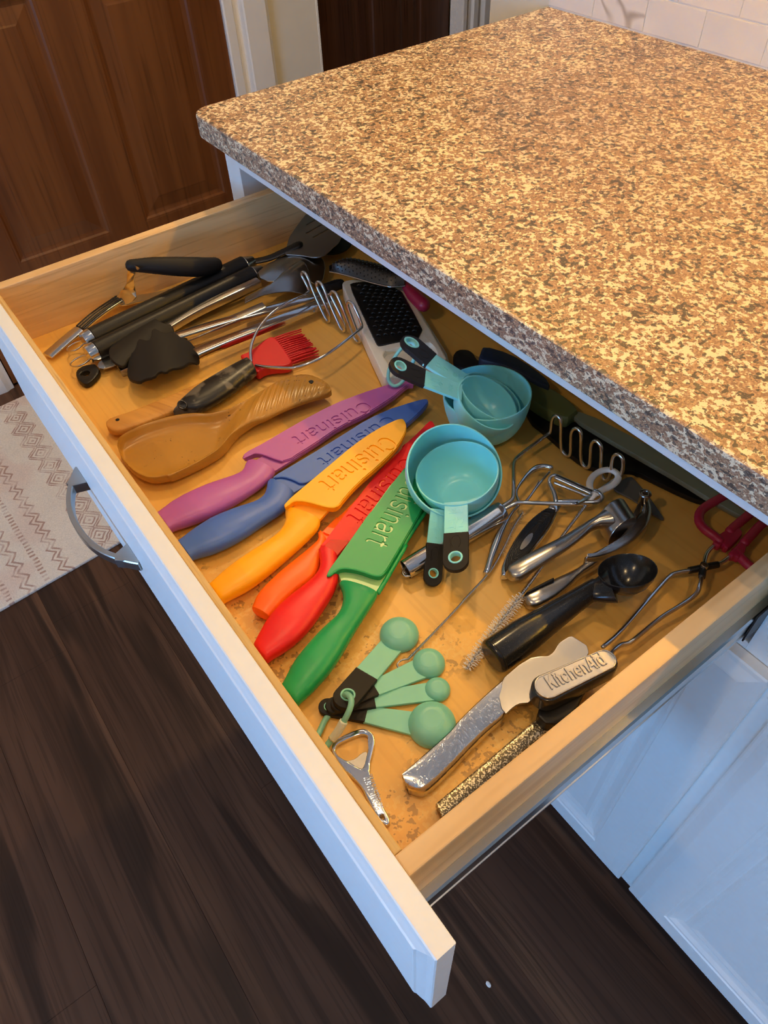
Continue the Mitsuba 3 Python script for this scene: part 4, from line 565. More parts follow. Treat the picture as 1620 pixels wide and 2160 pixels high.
'bk_ser': [[0.5618,0.0925,0.7856],[0.5681,0.0971,0.7856],[0.5951,0.0991,0.7856],[0.6145,0.1062,0.7856],[0.6319,0.1113,0.7856],[0.6489,0.1146,0.7856],[0.6667,0.1164,0.7856],[0.6829,0.1196,0.7856],[0.7015,0.1187,0.7856],[0.7177,0.1232,0.7856],[0.7361,0.1243,0.7856],[0.7541,0.1254,0.7856],[0.7688,0.1272,0.7856],[0.7803,0.1283,0.7856],[0.7797,0.1203,0.7856],[0.771,0.1155,0.7856],[0.752,0.1103,0.7856],[0.734,0.1063,0.7856],[0.7104,0.1009,0.7856],[0.7016,0.091,0.7856],[0.6821,0.0693,0.7856],[0.6566,0.0674,0.7856],[0.6189,0.0715,0.7856],[0.5853,0.0732,0.7856]],
'bk_tip': [[0.7108,0.0682,0.7816],[0.7084,0.0792,0.7816],[0.7104,0.0958,0.7816],[0.7163,0.0953,0.7816],[0.7304,0.0912,0.7816],[0.7474,0.0854,0.7816],[0.7625,0.0795,0.7816],[0.7713,0.0748,0.7816],[0.7581,0.0725,0.7816],[0.7352,0.0731,0.7816],[0.7204,0.0696,0.7816]],
'cup_Bo': [0.63,-0.0712,0.832,0.5421,-0.1449,0.0463],
'cup_Bi': [0.6302,-0.069,0.828,-0.0638,-0.1863,0.0396],
'cup_Ao': [0.565,0.0278,0.8332,-0.029,-0.0143,0.0459],
'cup_Am': [0.5729,0.0262,0.8332,0.2724,0.386,0.0353],
'cup_Ai': [0.5809,0.0144,0.8368,0.4136,0.2875,0.0346],
'cupBi_h': [[0.6593,-0.0945,0.8241],[0.6824,-0.1141,0.8219],[0.7022,-0.1315,0.8199],[0.7124,-0.1401,0.819]],
'cupBi_w': [[0.6748,-0.1213,0.8201],[0.6902,-0.1067,0.8238]],
'cupBo_h': [[0.6436,-0.0949,0.8201],[0.6686,-0.1256,0.8021],[0.6865,-0.1427,0.7899],[0.6948,-0.1493,0.7845]],
'cupBo_w': [[0.6644,-0.1325,0.8034],[0.6731,-0.1195,0.8005]],
'cupAi_h': [[0.5613,-0.0085,0.8504],[0.54,-0.0349,0.8668],[0.5227,-0.0523,0.8789],[0.518,-0.0613,0.8835]],
'cupAi_w': [[0.5326,-0.027,0.8676],[0.5478,-0.0431,0.8659]],
'cupAm_h': [[0.5448,0.01,0.846],[0.5153,-0.0063,0.8604],[0.4896,-0.0124,0.8697],[0.4816,-0.0188,0.8743]],
'cupAm_w': [[0.5092,0.0063,0.8572],[0.5219,-0.0187,0.8633]],
'cupA_strap': [[0.455,0.0115,0.8396],[0.4667,0.0066,0.8496],[0.48,0.0001,0.8536],[0.4866,-0.0041,0.8516],[0.4906,-0.0097,0.8476],[0.4892,-0.0112,0.8436]],
'cupA_strap2': [[0.4529,0.0061,0.8376],[0.4529,0.0019,0.8356],[0.4508,-0.005,0.8276],[0.452,-0.0138,0.8176],[0.4515,-0.0166,0.8076],[0.4539,-0.0173,0.7996],[0.4594,-0.0153,0.7956],[0.4616,-0.0099,0.7956],[0.4615,-0.0027,0.7976],[0.4657,0.0007,0.8076],[0.4722,0.0006,0.8226],[0.4791,-0.0013,0.8356]],
}

# ---------------------------------------------------------------- utensils: outlines in world metres, measured on the drawer floor
def W(k): return np.array(TR[k], float)
mm = .001
# ---- colour coded knives in sheaths
def knife(c, label, th=.019, word=True, thick=.0075, mouth=None, cap=.0125, order=None):
    t = thing('knife', label, 'knife')
    U, L = W(c+'_hU'), W(c+'_hL')
    part(t, 'handle', spine(U, L, [th*.80, th, th*1.05, th, th*.86, th*.80, th*.74], 36, 26, 2.5, 0, (.25, .05)), 'mat_'+c, 40)
    o = W(c+'_s'); f = fitplane(o); q = smooth_path(o, 150, True, 1); cen = o.mean(0)
    s = part(t, 'sheath', prism(q, -thick, -.0012, (), .0002, .0016, f), 'mat_'+c, 40)
    g = sg.Polygon(q[:, :2]).buffer(0).buffer(-.0007)
    if word:
        a, b = W(c+'_t'); x = nrm((b-a)[:2]); w = np.linalg.norm((b-a)[:2]); y = Vv([-x[1], x[0]])
        tp = shapely.affinity.scale(textpoly('Cuisinart', False), w, cap, origin=(0, 0)); mid = (a+b)[:2]/2
        tp = shapely.affinity.affine_transform(tp, [x[0], y[0], x[1], y[1], mid[0]-x[0]*w/2-y[0]*cap*.5, mid[1]-x[1]*w/2-y[1]*cap*.5])
        g = g.difference(tp)
    part(s, 'face', exr(g, -.0012, 0.0, f), 'mat_'+c, False)
    if c == 'green':
        part(s, 'inlay', exr(sg.Polygon(q[:, :2]).buffer(0).buffer(-.0045), -.0012, -.0011, f), 'mat_blade_green', False, 'pale green blade seen through the lettering')
    if mouth:
        m = o[mouth[0]:mouth[1]].copy(); part(s, 'lip', tube(m+Vv([0, 0, -.0002]), .0011, 8, sm=40), 'mat_'+c, True)
    g0, g1 = U[-1], L[-1]; gm = (g0+g1)/2; d = (cen-gm)*.42; w = (g1-g0)
    bl = Vv([g0+w*.10-d*.06, g1-w*.02-d*.06, g1-w*.04+d, g0+w*.10+d])
    zz = np.r_[gm[2], gm[2], f(bl[2:3, :2])-thick*.55, f(bl[3:4, :2])-thick*.55]; bl[:, 2] = zz+.001
    if c != 'green': part(t, 'blade', slab(bl, .0035, .0005, 40, sm=False), 'mat_blade_'+c if c != 'orange' else 'mat_orange', False)
    return t, s
knife('purple', 'purple kitchen knife in a purple sheath, nearest the wooden spoon', mouth=(18, 26))
knife('blue', 'blue kitchen knife in a blue sheath between the purple and yellow knives', mouth=(17, 22), cap=.011)
kt, ks = knife('yellow', 'yellow kitchen knife in a broad yellow sheath with rounded tip', mouth=(14, 22), cap=.0155)
knife('orange', 'orange kitchen knife half hidden between the yellow and red knives', word=False, thick=.004, th=.017)
knife('red', 'red kitchen knife in a red sheath under the green knife', mouth=(18, 23), cap=.014)
kt, ks = knife('green', 'green kitchen knife with pale green blade in a green sheath, nearest the measuring spoons', mouth=(16, 25), cap=.0165)
part(kt, 'blade', slab(W('green_blade'), .003, .0004, 60, sm=False), 'mat_blade_green', False, 'pale green blade')
part(ks, 'rim', tube(W('green_rim')+Vv([0, 0, -.001]), .0022, 8, sm=30), 'mat_green', True)

# ---- ceramic spoon: a shallow bowl and a ribbed handle with a black disc for its hole
def ceramic_spoon():
    n, m = 110, 40; U, L = smooth_path(W('spoon_U'), n), smooth_path(W('spoon_L'), n); s = np.linspace(0, 1, n); top, bot = [], []
    bowl = np.clip((.60-s)/.16, 0, 1); bowl = bowl**2*(3-2*bowl); hand = np.clip((s-.60)/.05, 0, 1)*np.clip((.985-s)/.03, 0, 1)
    v = np.linspace(0, 1, m); e = np.sin(np.linspace(0, np.pi/2, 12)); rim = .020
    V = []
    for k in range(n):
        c = U[k]+(L[k]-U[k])*v[:, None]; x = np.abs(2*v-1)
        edge = 1-np.clip((s[k])/.16, 0, 1); xx = np.maximum(x, edge**2.2*.98)
        dep = .0150*bowl[k]*np.clip(1-xx**5, 0, 1)*np.clip((.93-xx)/.07, 0, 1)**.6
        crown = .0045*hand[k]*(1-x**2); rib = .0008*np.sin(s[k]*2*np.pi*38)*hand[k]*(1-x**6)
        zt = rim - dep + crown + rib - .0012*np.clip((x-.9)/.1, 0, 1)**2
        zb = np.where(x > -1, (.0015 + .011*(1-bowl[k])*np.clip((s[k]-.5)/.3, 0, 1)) + (rim-.008)*np.clip((x-.72)/.28, 0, 1)**2.4, 0)
        top.append(np.c_[c[:, :2], ZF+zt]); bot.append(np.c_[c[:, :2], ZF+np.minimum(zb, zt-.0032)])
    V = np.vstack(top+bot); i, j = np.meshgrid(np.arange(n-1), np.arange(m-1), indexing='ij'); a = (i*m+j).ravel(); N = n*m
    f = [np.stack([a, a+1, a+m+1], 1), np.stack([a, a+m+1, a+m], 1)]; f += [x[:, ::-1]+N for x in f]
    def wall(idx): p, q = idx[:-1], idx[1:]; return [np.stack([p, q, q+N], 1), np.stack([p, q+N, p+N], 1)]
    r = np.arange(n); c = np.arange(m)
    f += wall(r*m)+[x[:, ::-1] for x in wall(r*m+m-1)]+[x[:, ::-1] for x in wall(c)]+wall((n-1)*m+c)
    M = trimesh.Trimesh(V, np.vstack(f), process=False)
    if M.volume < 0: M.invert()
    return M
t = whole('serving_spoon', 'glazed tan wooden-look spoon with speckled bowl and ribbed handle', 'spoon', ceramic_spoon(), 'mat_glaze', 40)
h = W('spoon_hole')[0]; part(t, 'hanging_hole', cyl((h[0], h[1], ZF+.0232), (h[0], h[1], ZF+.0247), .0030, seg=20, bevel=.0004), 'mat_black_soft', 30, 'black disc standing for the shade in the hanging hole')  # black disc on the solid handle paints the dark inside of a hole

# ---- basting brush
t = thing('basting_brush', 'red silicone basting brush with a flat bamboo handle', 'brush')
part(t, 'handle', spine(W('brush_hU'), W('brush_hL'), .011, 30, 20, 3.2, -.003, (.2, 0)), 'mat_bamboo', 40)
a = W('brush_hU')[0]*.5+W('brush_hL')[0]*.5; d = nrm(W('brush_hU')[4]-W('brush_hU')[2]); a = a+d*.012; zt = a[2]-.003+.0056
part(t, 'hanging_hole', cyl((a[0], a[1], zt-.001), (a[0], a[1], zt+.0003), .0022, seg=16, bevel=.0002), 'mat_black_soft', 30)  # uncut handle; a black disc stands for the shaded hole
o = W('brush_head'); c = o.mean(0)
m = trimesh.Trimesh(*trimesh.remesh.subdivide_to_size(*(lambda q: (q.vertices, q.faces))(slab(o, .012, .002, 70)), .006), process=False)
part(t, 'head', m, 'mat_red_silicone', 40, 'red silicone head')
b0, b1 = W('brush_b0'), W('brush_b1'); br = []
for r in range(3):
    for i in range(13):
        u = (i+.5*(r % 2)+.2)/13.2; p = b0[0]+(b0[1]-b0[0])*u; q = b1[0]+(b1[1]-b1[0])*u; z = -.0035*r
        p = p + Vv([0, 0, -.002+z])-(q-p)*.15; q = q + Vv([RNG.normal(0, .0006), RNG.normal(0, .0006), -.002+z*1.1+RNG.normal(0, .0006)])+(q-p)*RNG.normal(0, .02)
        br.append(tube([p, (p+q)/2+Vv([0, 0, .0006]), q], [.0011, .00105, .0008], 6))
part(t, 'bristles', cat(*br), 'mat_red_silicone', True, 'red silicone bristles', 'stuff')

# ---- two potato mashers
def masher(n, label, hname, mat, wire, cap):
    t = thing('potato_masher', label, 'potato masher')
    z = smooth_path(W(n+'_z'), 150, it=2)
    A, B = smooth_path(W(n+'_a'), 40), smooth_path(W(n+'_b'), 40)
    if np.linalg.norm(A[-1]-z[0]) > np.linalg.norm(A[0]-z[0]): A = A[::-1]
    if np.linalg.norm(B[-1]-z[-1]) > np.linalg.norm(B[0]-z[-1]): B = B[::-1]
    part(t, 'head', tube(np.vstack([A[-3:-1], z, B[-3:-1][::-1]]), wire, 10), 'mat_wire', True, 'bent chrome wire head')
    part(t, 'arm', tube(A, wire, 10), 'mat_wire', True); part(t, 'arm', tube(B, wire, 10), 'mat_wire', True)
    return t
t = masher('masher1', 'chrome wire potato masher with a black marbled handle beside the red brush', 'masher1_h', 'mat_marbled', .0018, 0)
part(t, 'handle', spine(W('masher1_hU'), W('masher1_hL'), [.017, .020, .021, .021, .020], 30, 24, 2.2, 0, (.6, .15)), 'mat_marbled', 40)
a = W('masher1_hU')[0]*.45+W('masher1_hL')[1]*.55; part(t, 'end_ring', tube([(a[0]+.0045*math.cos(b), a[1]+.0045*math.sin(b)+.002, a[2]+.0098-.002*math.cos(b)) for b in np.linspace(0, 6.283, 25)[:-1]], .0010, 8, True), 'mat_black_gloss', True)
t = masher('masher2', 'chrome wire potato masher with a steel tube handle lying under the measuring cups', 'masher2_h', 'mat_chrome', .0019, 0)
a, b = W('masher2_h'); d = nrm(b-a)
part(t, 'handle', loft([x for x in [a+d*s+r*(np.cos(q)[:, None]*nrm(np.cross(d, [0, 0, 1]))+np.sin(q)[:, None]*nrm(np.cross(np.cross(d, [0, 0, 1]), d))) for q in [np.arange(32)*2*np.pi/32] for s, r in ((-.0004, .007), (0, .0088), (.0012, .0098), (.006, .0100), (.0062, .0097), (.0068, .0097), (.007, .0100), (.05, .0098), (.098, .0093), (.110, .0090), (.1105, .0086), (.1112, .0086), (.112, .0090), (np.linalg.norm(b-a), .0088), (np.linalg.norm(b-a)+.001, .0078))]]), 'mat_chrome', 40, 'polished steel handle')
part(t, 'hanging_loop', tube(W('masher2_loop'), .0011, 8, sm=40), 'mat_wire', True)

# ---- measuring cups (shells of revolution) and spoons on their straps
def cup_shell(R, dep, th=.0019, flat=.42):
    u = np.linspace(0, 1, 16); a = u*np.pi/2
    outer = [(0.0001, -dep), (R*flat, -dep)]+[(R*(flat+(1-flat)*np.sin(x)**.86), -dep+dep*(1-np.cos(x)**1.15)) for x in a[1:]]
    inner = [(max(r-th, .0001), z+th*(1 if k < 2 else .35 if z > -dep*.5 else .8)) for k, (r, z) in enumerate(outer)]; inner[-1] = (R-th, -.0004)
    return lathe(outer[:-1]+[(R, -.0012), (R-.0002, -.0003), (R-.0009, .0), (R-th+.0003, -.0002)]+inner[::-1][1:], 64)
def cup_basis(q):
    n = nrm((q[3], q[4], 1.)); a = nrm(np.cross(n, [0, 1, 0.])); return basis(q[:3], a, np.cross(n, a), n)
def cup_handle(t, pts, wB, n, wA=None, txt=None, teal='mat_teal', rb='mat_black_soft'):
    """Flat bar from the rim: teal, then a black rubber end with an eyelet; n is the rim's normal."""
    A, B, R, E = pts; n = nrm(n); x = nrm(E-A); y = nrm(np.cross(n, x)); n = np.cross(x, y); M = basis(A, x, y, n)
    l = lambda p: float((p-A) @ x); m = lambda p: float((p-A) @ y); lB, lR, lE = l(B), l(R), l(E); w = wB/2; wa = (wA or wB)/2; rE = min(lE-lR, w*1.02)
    off = [0, m(B), m(R)]
    if wA is not None: off = [0, 0, 0]
    h = part(t, 'handle', tf(prism([(-.004, -wa), (lB+.004, off[1]-w), (lB+.004, off[1]+w), (-.004, wa)], -.0033, -.0001, (), .0005, .0005), M), teal, False)
    a = np.linspace(-np.pi/2, np.pi/2, 15); lc = max(lE-w*1.03, lB+.004); hole = [(lR+w*.54*np.cos(b), off[2]+w*.54*np.sin(b)) for b in np.linspace(0, 2*np.pi, 25)[:-1]]
    o = [(lB, off[1]-w*1.03), (lc, off[2]-w*1.05)]+[(lc+(lE-lc)*np.cos(b), off[2]+w*1.05*np.sin(b)) for b in a[1:-1]]+[(lc, off[2]+w*1.05), (lB, off[1]+w*1.03)]
    g = part(t, 'grip', tf(prism(o, -.0042, .0008, [hole], .0006, .0006), M), rb, False, 'black rubber grip')
    ring = lathe([(w*.44, -.0046), (w*.60, -.0046), (w*.60, .0012), (w*.57, .0015), (w*.47, .0015), (w*.44, .0012), (w*.44, -.0046)], 28)
    part(g, 'eyelet', tf(ring, M @ basis((lR, off[2], 0), (1, 0, 0), (0, 1, 0), (0, 0, 1))), teal, 40, 'teal eyelet')
    if txt:
        ms = []
        for i, (s, hh, pos) in enumerate(txt):
            g2 = textpoly(s); asp = min(1.0, hh*len(s)*.72/(2*w*.86)); wd = hh*len(s)*.68*asp
            tm = exr(shapely.affinity.scale(g2, wd, hh, origin=(0, 0)), 0, .0003)
            ms.append(tf(tm, M @ basis((lB*pos, off[1]*pos-wd/2*1, -.0001), (0, 1, 0), (-1, 0, 0), (0, 0, 1))))
        ms.append(tf(box((lB*.52, off[1]*.5-w*.7, -.0001), (lB*.52+.0004, off[1]*.5+w*.7, .0002)), M)); part(h, 'marking', cat(*ms), teal, False)
        lg = tube([(lB+.010+.0055*math.cos(b)*1.2, off[1]+w*.38*math.sin(b), .0008) for b in np.linspace(.6, 5.6, 24)]+[(lB+.0165, off[1]-w*.42, .0008), (lB+.0065, off[1]-w*.5, .0008)], .00030, 5)
        part(g, 'emblem', tf(lg, M), rb, True)
    return h
CUPS = [('Bo', .0490, 'mint teal measuring cup holding a smaller one, between the green knife and the wire masher', '1', '236 ml', .9), ('Bi', .0380, 'measuring cup marked 1/2 nested in the teal cup beside the green knife', '1/2', '118 ml', .9),
        ('Ao', .0530, 'large teal measuring cup at the rear holding two smaller cups, its handle hidden', None, None, .9), ('Am', .0300, 'middle measuring cup of the rear nest, just showing its rim', '1/4', '59 ml', .9), ('Ai', .0290, 'innermost measuring cup marked 1/3 in the rear nest', '1/3', '80 ml', .9)]
for c, dep, lab, frac, ml, _ in CUPS:
    q = W('cup_'+c); t = thing('measuring_cup', lab, 'measuring cup', 'teal measuring cups'); B = cup_basis(q)
    part(t, 'bowl', tf(cup_shell(q[5], dep), B), 'mat_teal', 40)
    if frac:
        w = np.linalg.norm(np.subtract(*W('cup'+c+'_w'))); P4 = W('cup'+c+'_h'); ctr = q[:3]; d = nrm(P4[1]-ctr); n = B[:3, 2]
        P4[0] = ctr + nrm(P4[0]-ctr)*(q[5]-.0015)
        cup_handle(t, P4, w, n, None, [(frac, .0075, .80), ('CUP', .0040, .63), (ml, .0038, .30)])
a = W('cupA_strap'); b = W('cupA_strap2')
whole('cup_strap', 'teal plastic ring strap through the rear measuring cup handles', 'strap', tube(np.vstack([a, b[::-1][:2]]), .0020, 10, sm=50).__add__(tube(b, .0020, 10, sm=60)), 'mat_teal_rubber', True)
SP = [('large mint measuring spoon on top of the fanned set', .62), ('second mint measuring spoon of the fan, below the top one', .62), ('smallest mint measuring spoon of the fanned set', .62), ('biggest mint measuring spoon at the bottom of the fan beside the can opener', .70)]
for i, (lab, hr) in enumerate(SP):
    t = thing('measuring_spoon', lab, 'measuring spoon', 'mint measuring spoons'); c3 = W(f'ms{i}_c'); r = np.linalg.norm(c3[1]-c3[2])/2; A, B, R = W(f'ms{i}_h'); hh = r*hr
    c = c3[0].copy(); c[2] = ZF+.0015; dirn = nrm((R-c)*Vv([1, 1, 0])); c = c-dirn*hh*.05 + nrm(Vv([.76, -.62, 0]))*0
    prof = [(r-.0015, 0), (r, .0), (r, .001)]+[(r*math.cos(x)**.8 if math.cos(x)**.8*r > r*.36 else r*.36, .001+hh*math.sin(x)) for x in np.linspace(.1, 1.13, 20)]+[(r*.40, .001+hh*.925), (r*.385, .001+hh*.93), (.0001, .001+hh*.93)]
    part(t, 'bowl', tf(lathe(prof, 48), basis(c, (1, 0, 0), (0, 1, 0), (0, 0, 1))), 'mat_mint_dome', 16)
    w0, w1 = TR[f'ms{i}_w']; w1 = max(w1, .0135); A2 = c + nrm((B-c)*Vv([1, 1, 0]))*r*.75; A2[2] = ZF+.0045; R = R.copy(); B = B.copy()
    B[2] = A2[2]+(R[2]-A2[2])*np.linalg.norm((B-A2)[:2])/np.linalg.norm((R-A2)[:2]); E = R+nrm(R-A2)*w1*.62
    x = nrm(E-A2); n = np.cross(x, np.cross([0, 0, 1.], x)); cup_handle(t, (A2, B, R, E), w1, n, min(w0, 1.6*r)*.98, None, 'mat_mint')
s = W('ms_strap'); S1 = smooth_path(s, 80)
t = thing('spoon_strap', 'mint plastic strap looped through the measuring spoons', 'strap'); part(t, 'cord', tube(S1, .0024, 10), 'mat_cord_mint', True); part(t, 'sleeve', tube(S1[26:40], .0034, 12, round_end=False), 'mat_clear_sleeve', True, 'pale clasp sleeve')

# ---- bottle opener
t = thing('bottle_opener', 'chrome bottle opener with triangular ring in the front corner of the drawer', 'bottle opener')
hh = W('bo_hole')[0]; hole = [hh+Vv([.0018*math.cos(b), .0018*math.sin(b), 0]) for b in np.linspace(0, 6.283, 17)[:-1]]
bo = part(t, 'body', slab(W('bo_out'), .0045, .0013, 110, holes=[W('bo_in'), hole], flat=True), 'mat_chrome', 40)
part(t, 'tooth', slab(W('bo_tooth'), .0016, .0003, 40, flat=True), 'mat_grey_steel', False, 'dull cap-lifting tooth')
a, b = W('bo_text'); x = nrm((b-a)*Vv([1, 1, 0])); y = Vv([-x[1], x[0], 0]); a[2] = W('bo_out')[0][2]
part(bo, 'lettering', placed_text('WVAPASTREUBR', a-y*.0022, x, y, np.linalg.norm((b-a)[:2])*.92, .0048, .0005), 'mat_chrome', False)

# ---- can opener
t = thing('can_opener', 'chrome can opener with black knob lying against the right drawer side', 'can opener')
U, L = W('co_U'), W('co_L')
def channel(U, L, th, n=40):
    """Folded metal strip: a rounded top with turned-down sides."""
    U, L = smooth_path(U, n), smooth_path(L, n); rings = []
    pr2 = [(0, -1), (.0, -.35), (.06, -.08), (.18, 0), (.5, .04), (.82, 0), (.94, -.08), (1, -.35), (1, -1), (.93, -1), (.93, -.38), (.86, -.2), (.5, -.14), (.14, -.2), (.07, -.38), (.07, -1)]
    for k in range(n): rings.append(Vv([U[k]+(L[k]-U[k])*u+Vv([0, 0, v*th]) for u, v in pr2]))
    return loft(rings)
part(t, 'handle', channel(U[:5], L[:8][[0, 1, 2, 3, 4, 5]], .0095), 'mat_pitted_chrome', 35, 'pitted chrome handle')
pl = np.vstack([U[3:], L[5:][::-1]]); part(t, 'cutting_plate', slab(pl, .0025, .0005, 90, it=1), 'mat_satin', 30)
a, b = W('co_kax'); x = nrm((b-a)*Vv([1, 1, 0])); wd = np.linalg.norm(np.subtract(*W('co_kw')))/2*.96; Lk = np.linalg.norm((b-a)[:2]); zt = a[2]
def stad(r0, r1, e0=0): return [Vv([-e0+r0*math.cos(q), r0*math.sin(q)]) for q in np.linspace(np.pi/2, 1.5*np.pi, 17)]+[Vv([Lk+e0*0+r1*math.cos(q), r1*math.sin(q)]) for q in np.linspace(-np.pi/2, np.pi/2, 17)]
M = basis((a[0], a[1], 0), x, (-x[1], x[0], 0), (0, 0, 1)); r0, r1 = wd*1.0, wd*.86
kn = part(t, 'knob', tf(prism(stad(r0*1.22, r1*1.22), zt-.018, zt-.0006, (), .003, .002), M), 'mat_black_gloss', 40, 'black turning knob')
pt = part(kn, 'plate', tf(cat(prism(stad(r0*.98, r1*.98), zt-.001, zt+.0006, (), .0006), prism(stad(r0*1.02, r1*1.02), zt-.001, zt+.0011, [stad(r0*.90, r1*.88)], .0005)), M), 'mat_plate', 40, 'chrome plate with raised lettering')
t0, t1 = W('co_txt'); p0 = Vv([a[0], a[1], zt+.0006]) + x*Lk*.02 + Vv([x[1], -x[0], 0])*wd*.36
part(pt, 'lettering', placed_text('KitchenAid', p0, x, (-x[1], x[0], 0), Lk*.96, wd*.80, .0011), 'mat_satin', False)
c = a+x*Lk*.55; part(t, 'hub', cyl((c[0], c[1], ZF+.004), (c[0], c[1], zt-.017), .0085), 'mat_black_plastic', 30)
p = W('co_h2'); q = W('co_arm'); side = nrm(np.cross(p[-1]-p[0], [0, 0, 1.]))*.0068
part(t, 'handle', channel([p[0]+side-nrm(p[1]-p[0])*.004, p[1]+side, p[2]+side, q[1]+side*.9], [p[0]-side+nrm(p[1]-p[0])*.0, p[1]-side, p[2]-side, q[1]-side*.9], .010), 'mat_speckled', 35, 'chrome handle with dark and gold reflections painted as speckles')
c2 = a+x*Lk*.28; body = [p[2]+side*1.1, q[1]+side*1.6, c+Vv([.004, .012, 0]), c+x*.022, c+x*.020+side*-1.6, q[1]-side*1.4, p[2]-side*1.2]
for v in body: v[2] = ZF+.024
part(t, 'lever_body', slab(np.array(body), .017, .002, 60, flat=True), 'mat_black_plastic', 35, 'black lever body')

# ---- jar lifter
t = thing('jar_lifter', 'wire jar lifter with dark red handles in the right rear of the drawer', 'jar lifter')
part(t, 'arm', tube(W('jl_w1'), .0019, 10, sm=70), 'mat_wire', True); part(t, 'arm', tube(W('jl_w2'), .0019, 10, sm=70), 'mat_wire', True)
for n, i0, i1 in (('jl_w1', 4, 6), ('jl_w2', 3, 6)):
    w = W(n)[i0:i1]; part(t, 'sleeve', tube(w, .0031, 10, sm=12, round_end=False), 'mat_dark_steel', 40)
p = W('jl_p')[0]; part(t, 'rivet', cyl(p-Vv([0, 0, .008]), p+Vv([0, 0, .004]), .0029), 'mat_wire', 40)
for n in ('l', 'r'):
    b = W('jl_b1' if n == 'l' else 'jl_b2'); loop = W(f'jl_{n}1'); arm = W(f'jl_{n}2')
    part(t, 'grip', cat(slab(b, .0085, .0018, 70), tube(smooth_path(np.vstack([loop, arm[1:]]), 90), .0043, 14)), 'mat_crimson', 40, 'dark red plastic grip')

# ---- garlic press
t = thing('garlic_press', 'satin steel garlic press with open handles right of the peelers', 'garlic press')
part(t, 'upper_handle', spine(W('gp_aU'), W('gp_aL'), [.012, .014, .013, .011, .012, .016], 40, 22, 2.2, -.001, (.5, 0)), 'mat_satin', 45)
gU, gL = W('gp_bU'), W('gp_bL')
part(t, 'lower_handle', cat(spine(gU[:7], gL[:7][[0, 1, 2, 3, 4, 5, 6]], [.012, .015, .013, .012, .014, .016], 40, 22, 2.4, -.003, (.5, .0)), slab(np.vstack([gU[5:], gL[6:][::-1]])*Vv([1, 1, 0])+Vv([0, 0, ZF+.0275]), .019, .0035, 110, flat=True)), 'mat_satin', 45)
hq = W('gp_hop'); A0 = (hq[1]+hq[3])/2; B0 = (hq[6]+hq[8])/2; hr = np.linalg.norm((hq[1]-hq[3])[:2])/2; A0[2] = B0[2] = ZF+.022; hx = nrm(hq[3]-hq[1]); q32 = np.arange(40)*2*np.pi/40; hd_ = nrm(B0-A0)
hcs = lambda c, k: c + k*(hr*.98*np.cos(q32)[:, None]*hx*Vv([1, 1, 0]) + np.sin(q32)[:, None]*Vv([0, 0, .0185]))
part(t, 'hopper', loft([hcs(A0+hd_*.004, .80), hcs(A0, .80), hcs(A0-hd_*.001, .90), hcs(A0-hd_*.001, .96), hcs(A0+hd_*.0006, 1.0), hcs(B0*.5+A0*.5, 1.0), hcs(B0-hd_*.001, 1.0), hcs(B0, .96), hcs(B0, .6)]), 'mat_satin', 40, 'brushed steel hopper')
hp = W('gp_hinge')[0]; part(t, 'hinge', cat(tube([hp+Vv([.0042*math.cos(b), .0042*math.sin(b), .001]) for b in np.linspace(0, 6.283, 25)[:-1]], .0015, 8, True), cyl(hp-Vv([0, 0, .012]), hp+Vv([0, 0, .0006]), .0042)), 'mat_satin', 40)
g = W('gp_cup'); part(t, 'plunger', slab(g, .012, .0015, 60), 'mat_satin', 40)
a = W('gp_aL'); part(t, 'grip_insert', spine(W('gp_bU')[:4]*.72+W('gp_bL')[[0, 1, 2, 3]]*.28+Vv([0, 0, .0028]), W('gp_bU')[:4]*.93+W('gp_bL')[[0, 1, 2, 3]]*.07+Vv([0, 0, .0028]), .006, 20, 12, 2, 0, (.4, .4)), 'mat_black_plastic', 40, 'black strip standing for the shade in the hollow of the handle')  # added black strip paints the shade inside the hollow handle

# ---- ice cream scoop
t = thing('ice_cream_scoop', 'black ice cream scoop with a thick tapered handle', 'ice cream scoop')
ax = W('sc_ax'); q = W('sc_bowl'); a, b = ax[0], ax[3]; d = nrm(b-a); ux = nrm(np.cross(d, [0, 0, 1])); uz = np.cross(ux, d); th = np.arange(40)*2*np.pi/40; Ls = np.linalg.norm(b-a)
a = a + Vv([0, 0, -.001])
part(t, 'handle', loft([a+d*s+r*(np.cos(th)[:, None]*ux+np.sin(th)[:, None]*uz) for s, r in ((-.0026, .0001), (-.0026, .0120), (-.0015, .0138), (.0, .0148), (.0008, .0150), (.0011, .0147), (.0019, .0147), (.0022, .0151), (.03, .0150), (Ls*.5, .0125), (Ls*.8, .0098), (Ls*.97, .0088), (Ls+.004, .0080))]), 'mat_black_metallic', 40)
n = nrm((q[3]-.02, q[4], 1.)); fx = nrm(np.cross(np.cross(n, d), n)); fy = np.cross(n, fx); r = q[5]
ctr = q[:3]; rings = []
def ell(k, z, e=1.0, off=0.0): return ctr + off*fx + (r*k*1.10*np.cos(th)[:, None]*fx + r*k*.98*np.sin(th)[:, None]*fy) + n*z
prof = [(.04, -.0215), (.3, -.0205), (.55, -.0172), (.78, -.0115), (.93, -.0050), (1.0, .0), (.985, .0006), (.955, .0), (.885, -.0048), (.73, -.0105), (.51, -.0158), (.27, -.0190), (.03, -.0200)]
part(t, 'bowl', loft([ell(k, z) for k, z in prof]), 'mat_black_metallic', 45)
c0 = a+d*(Ls-.006); c1 = ctr-fx*r*.72-n*.0075; nk = []
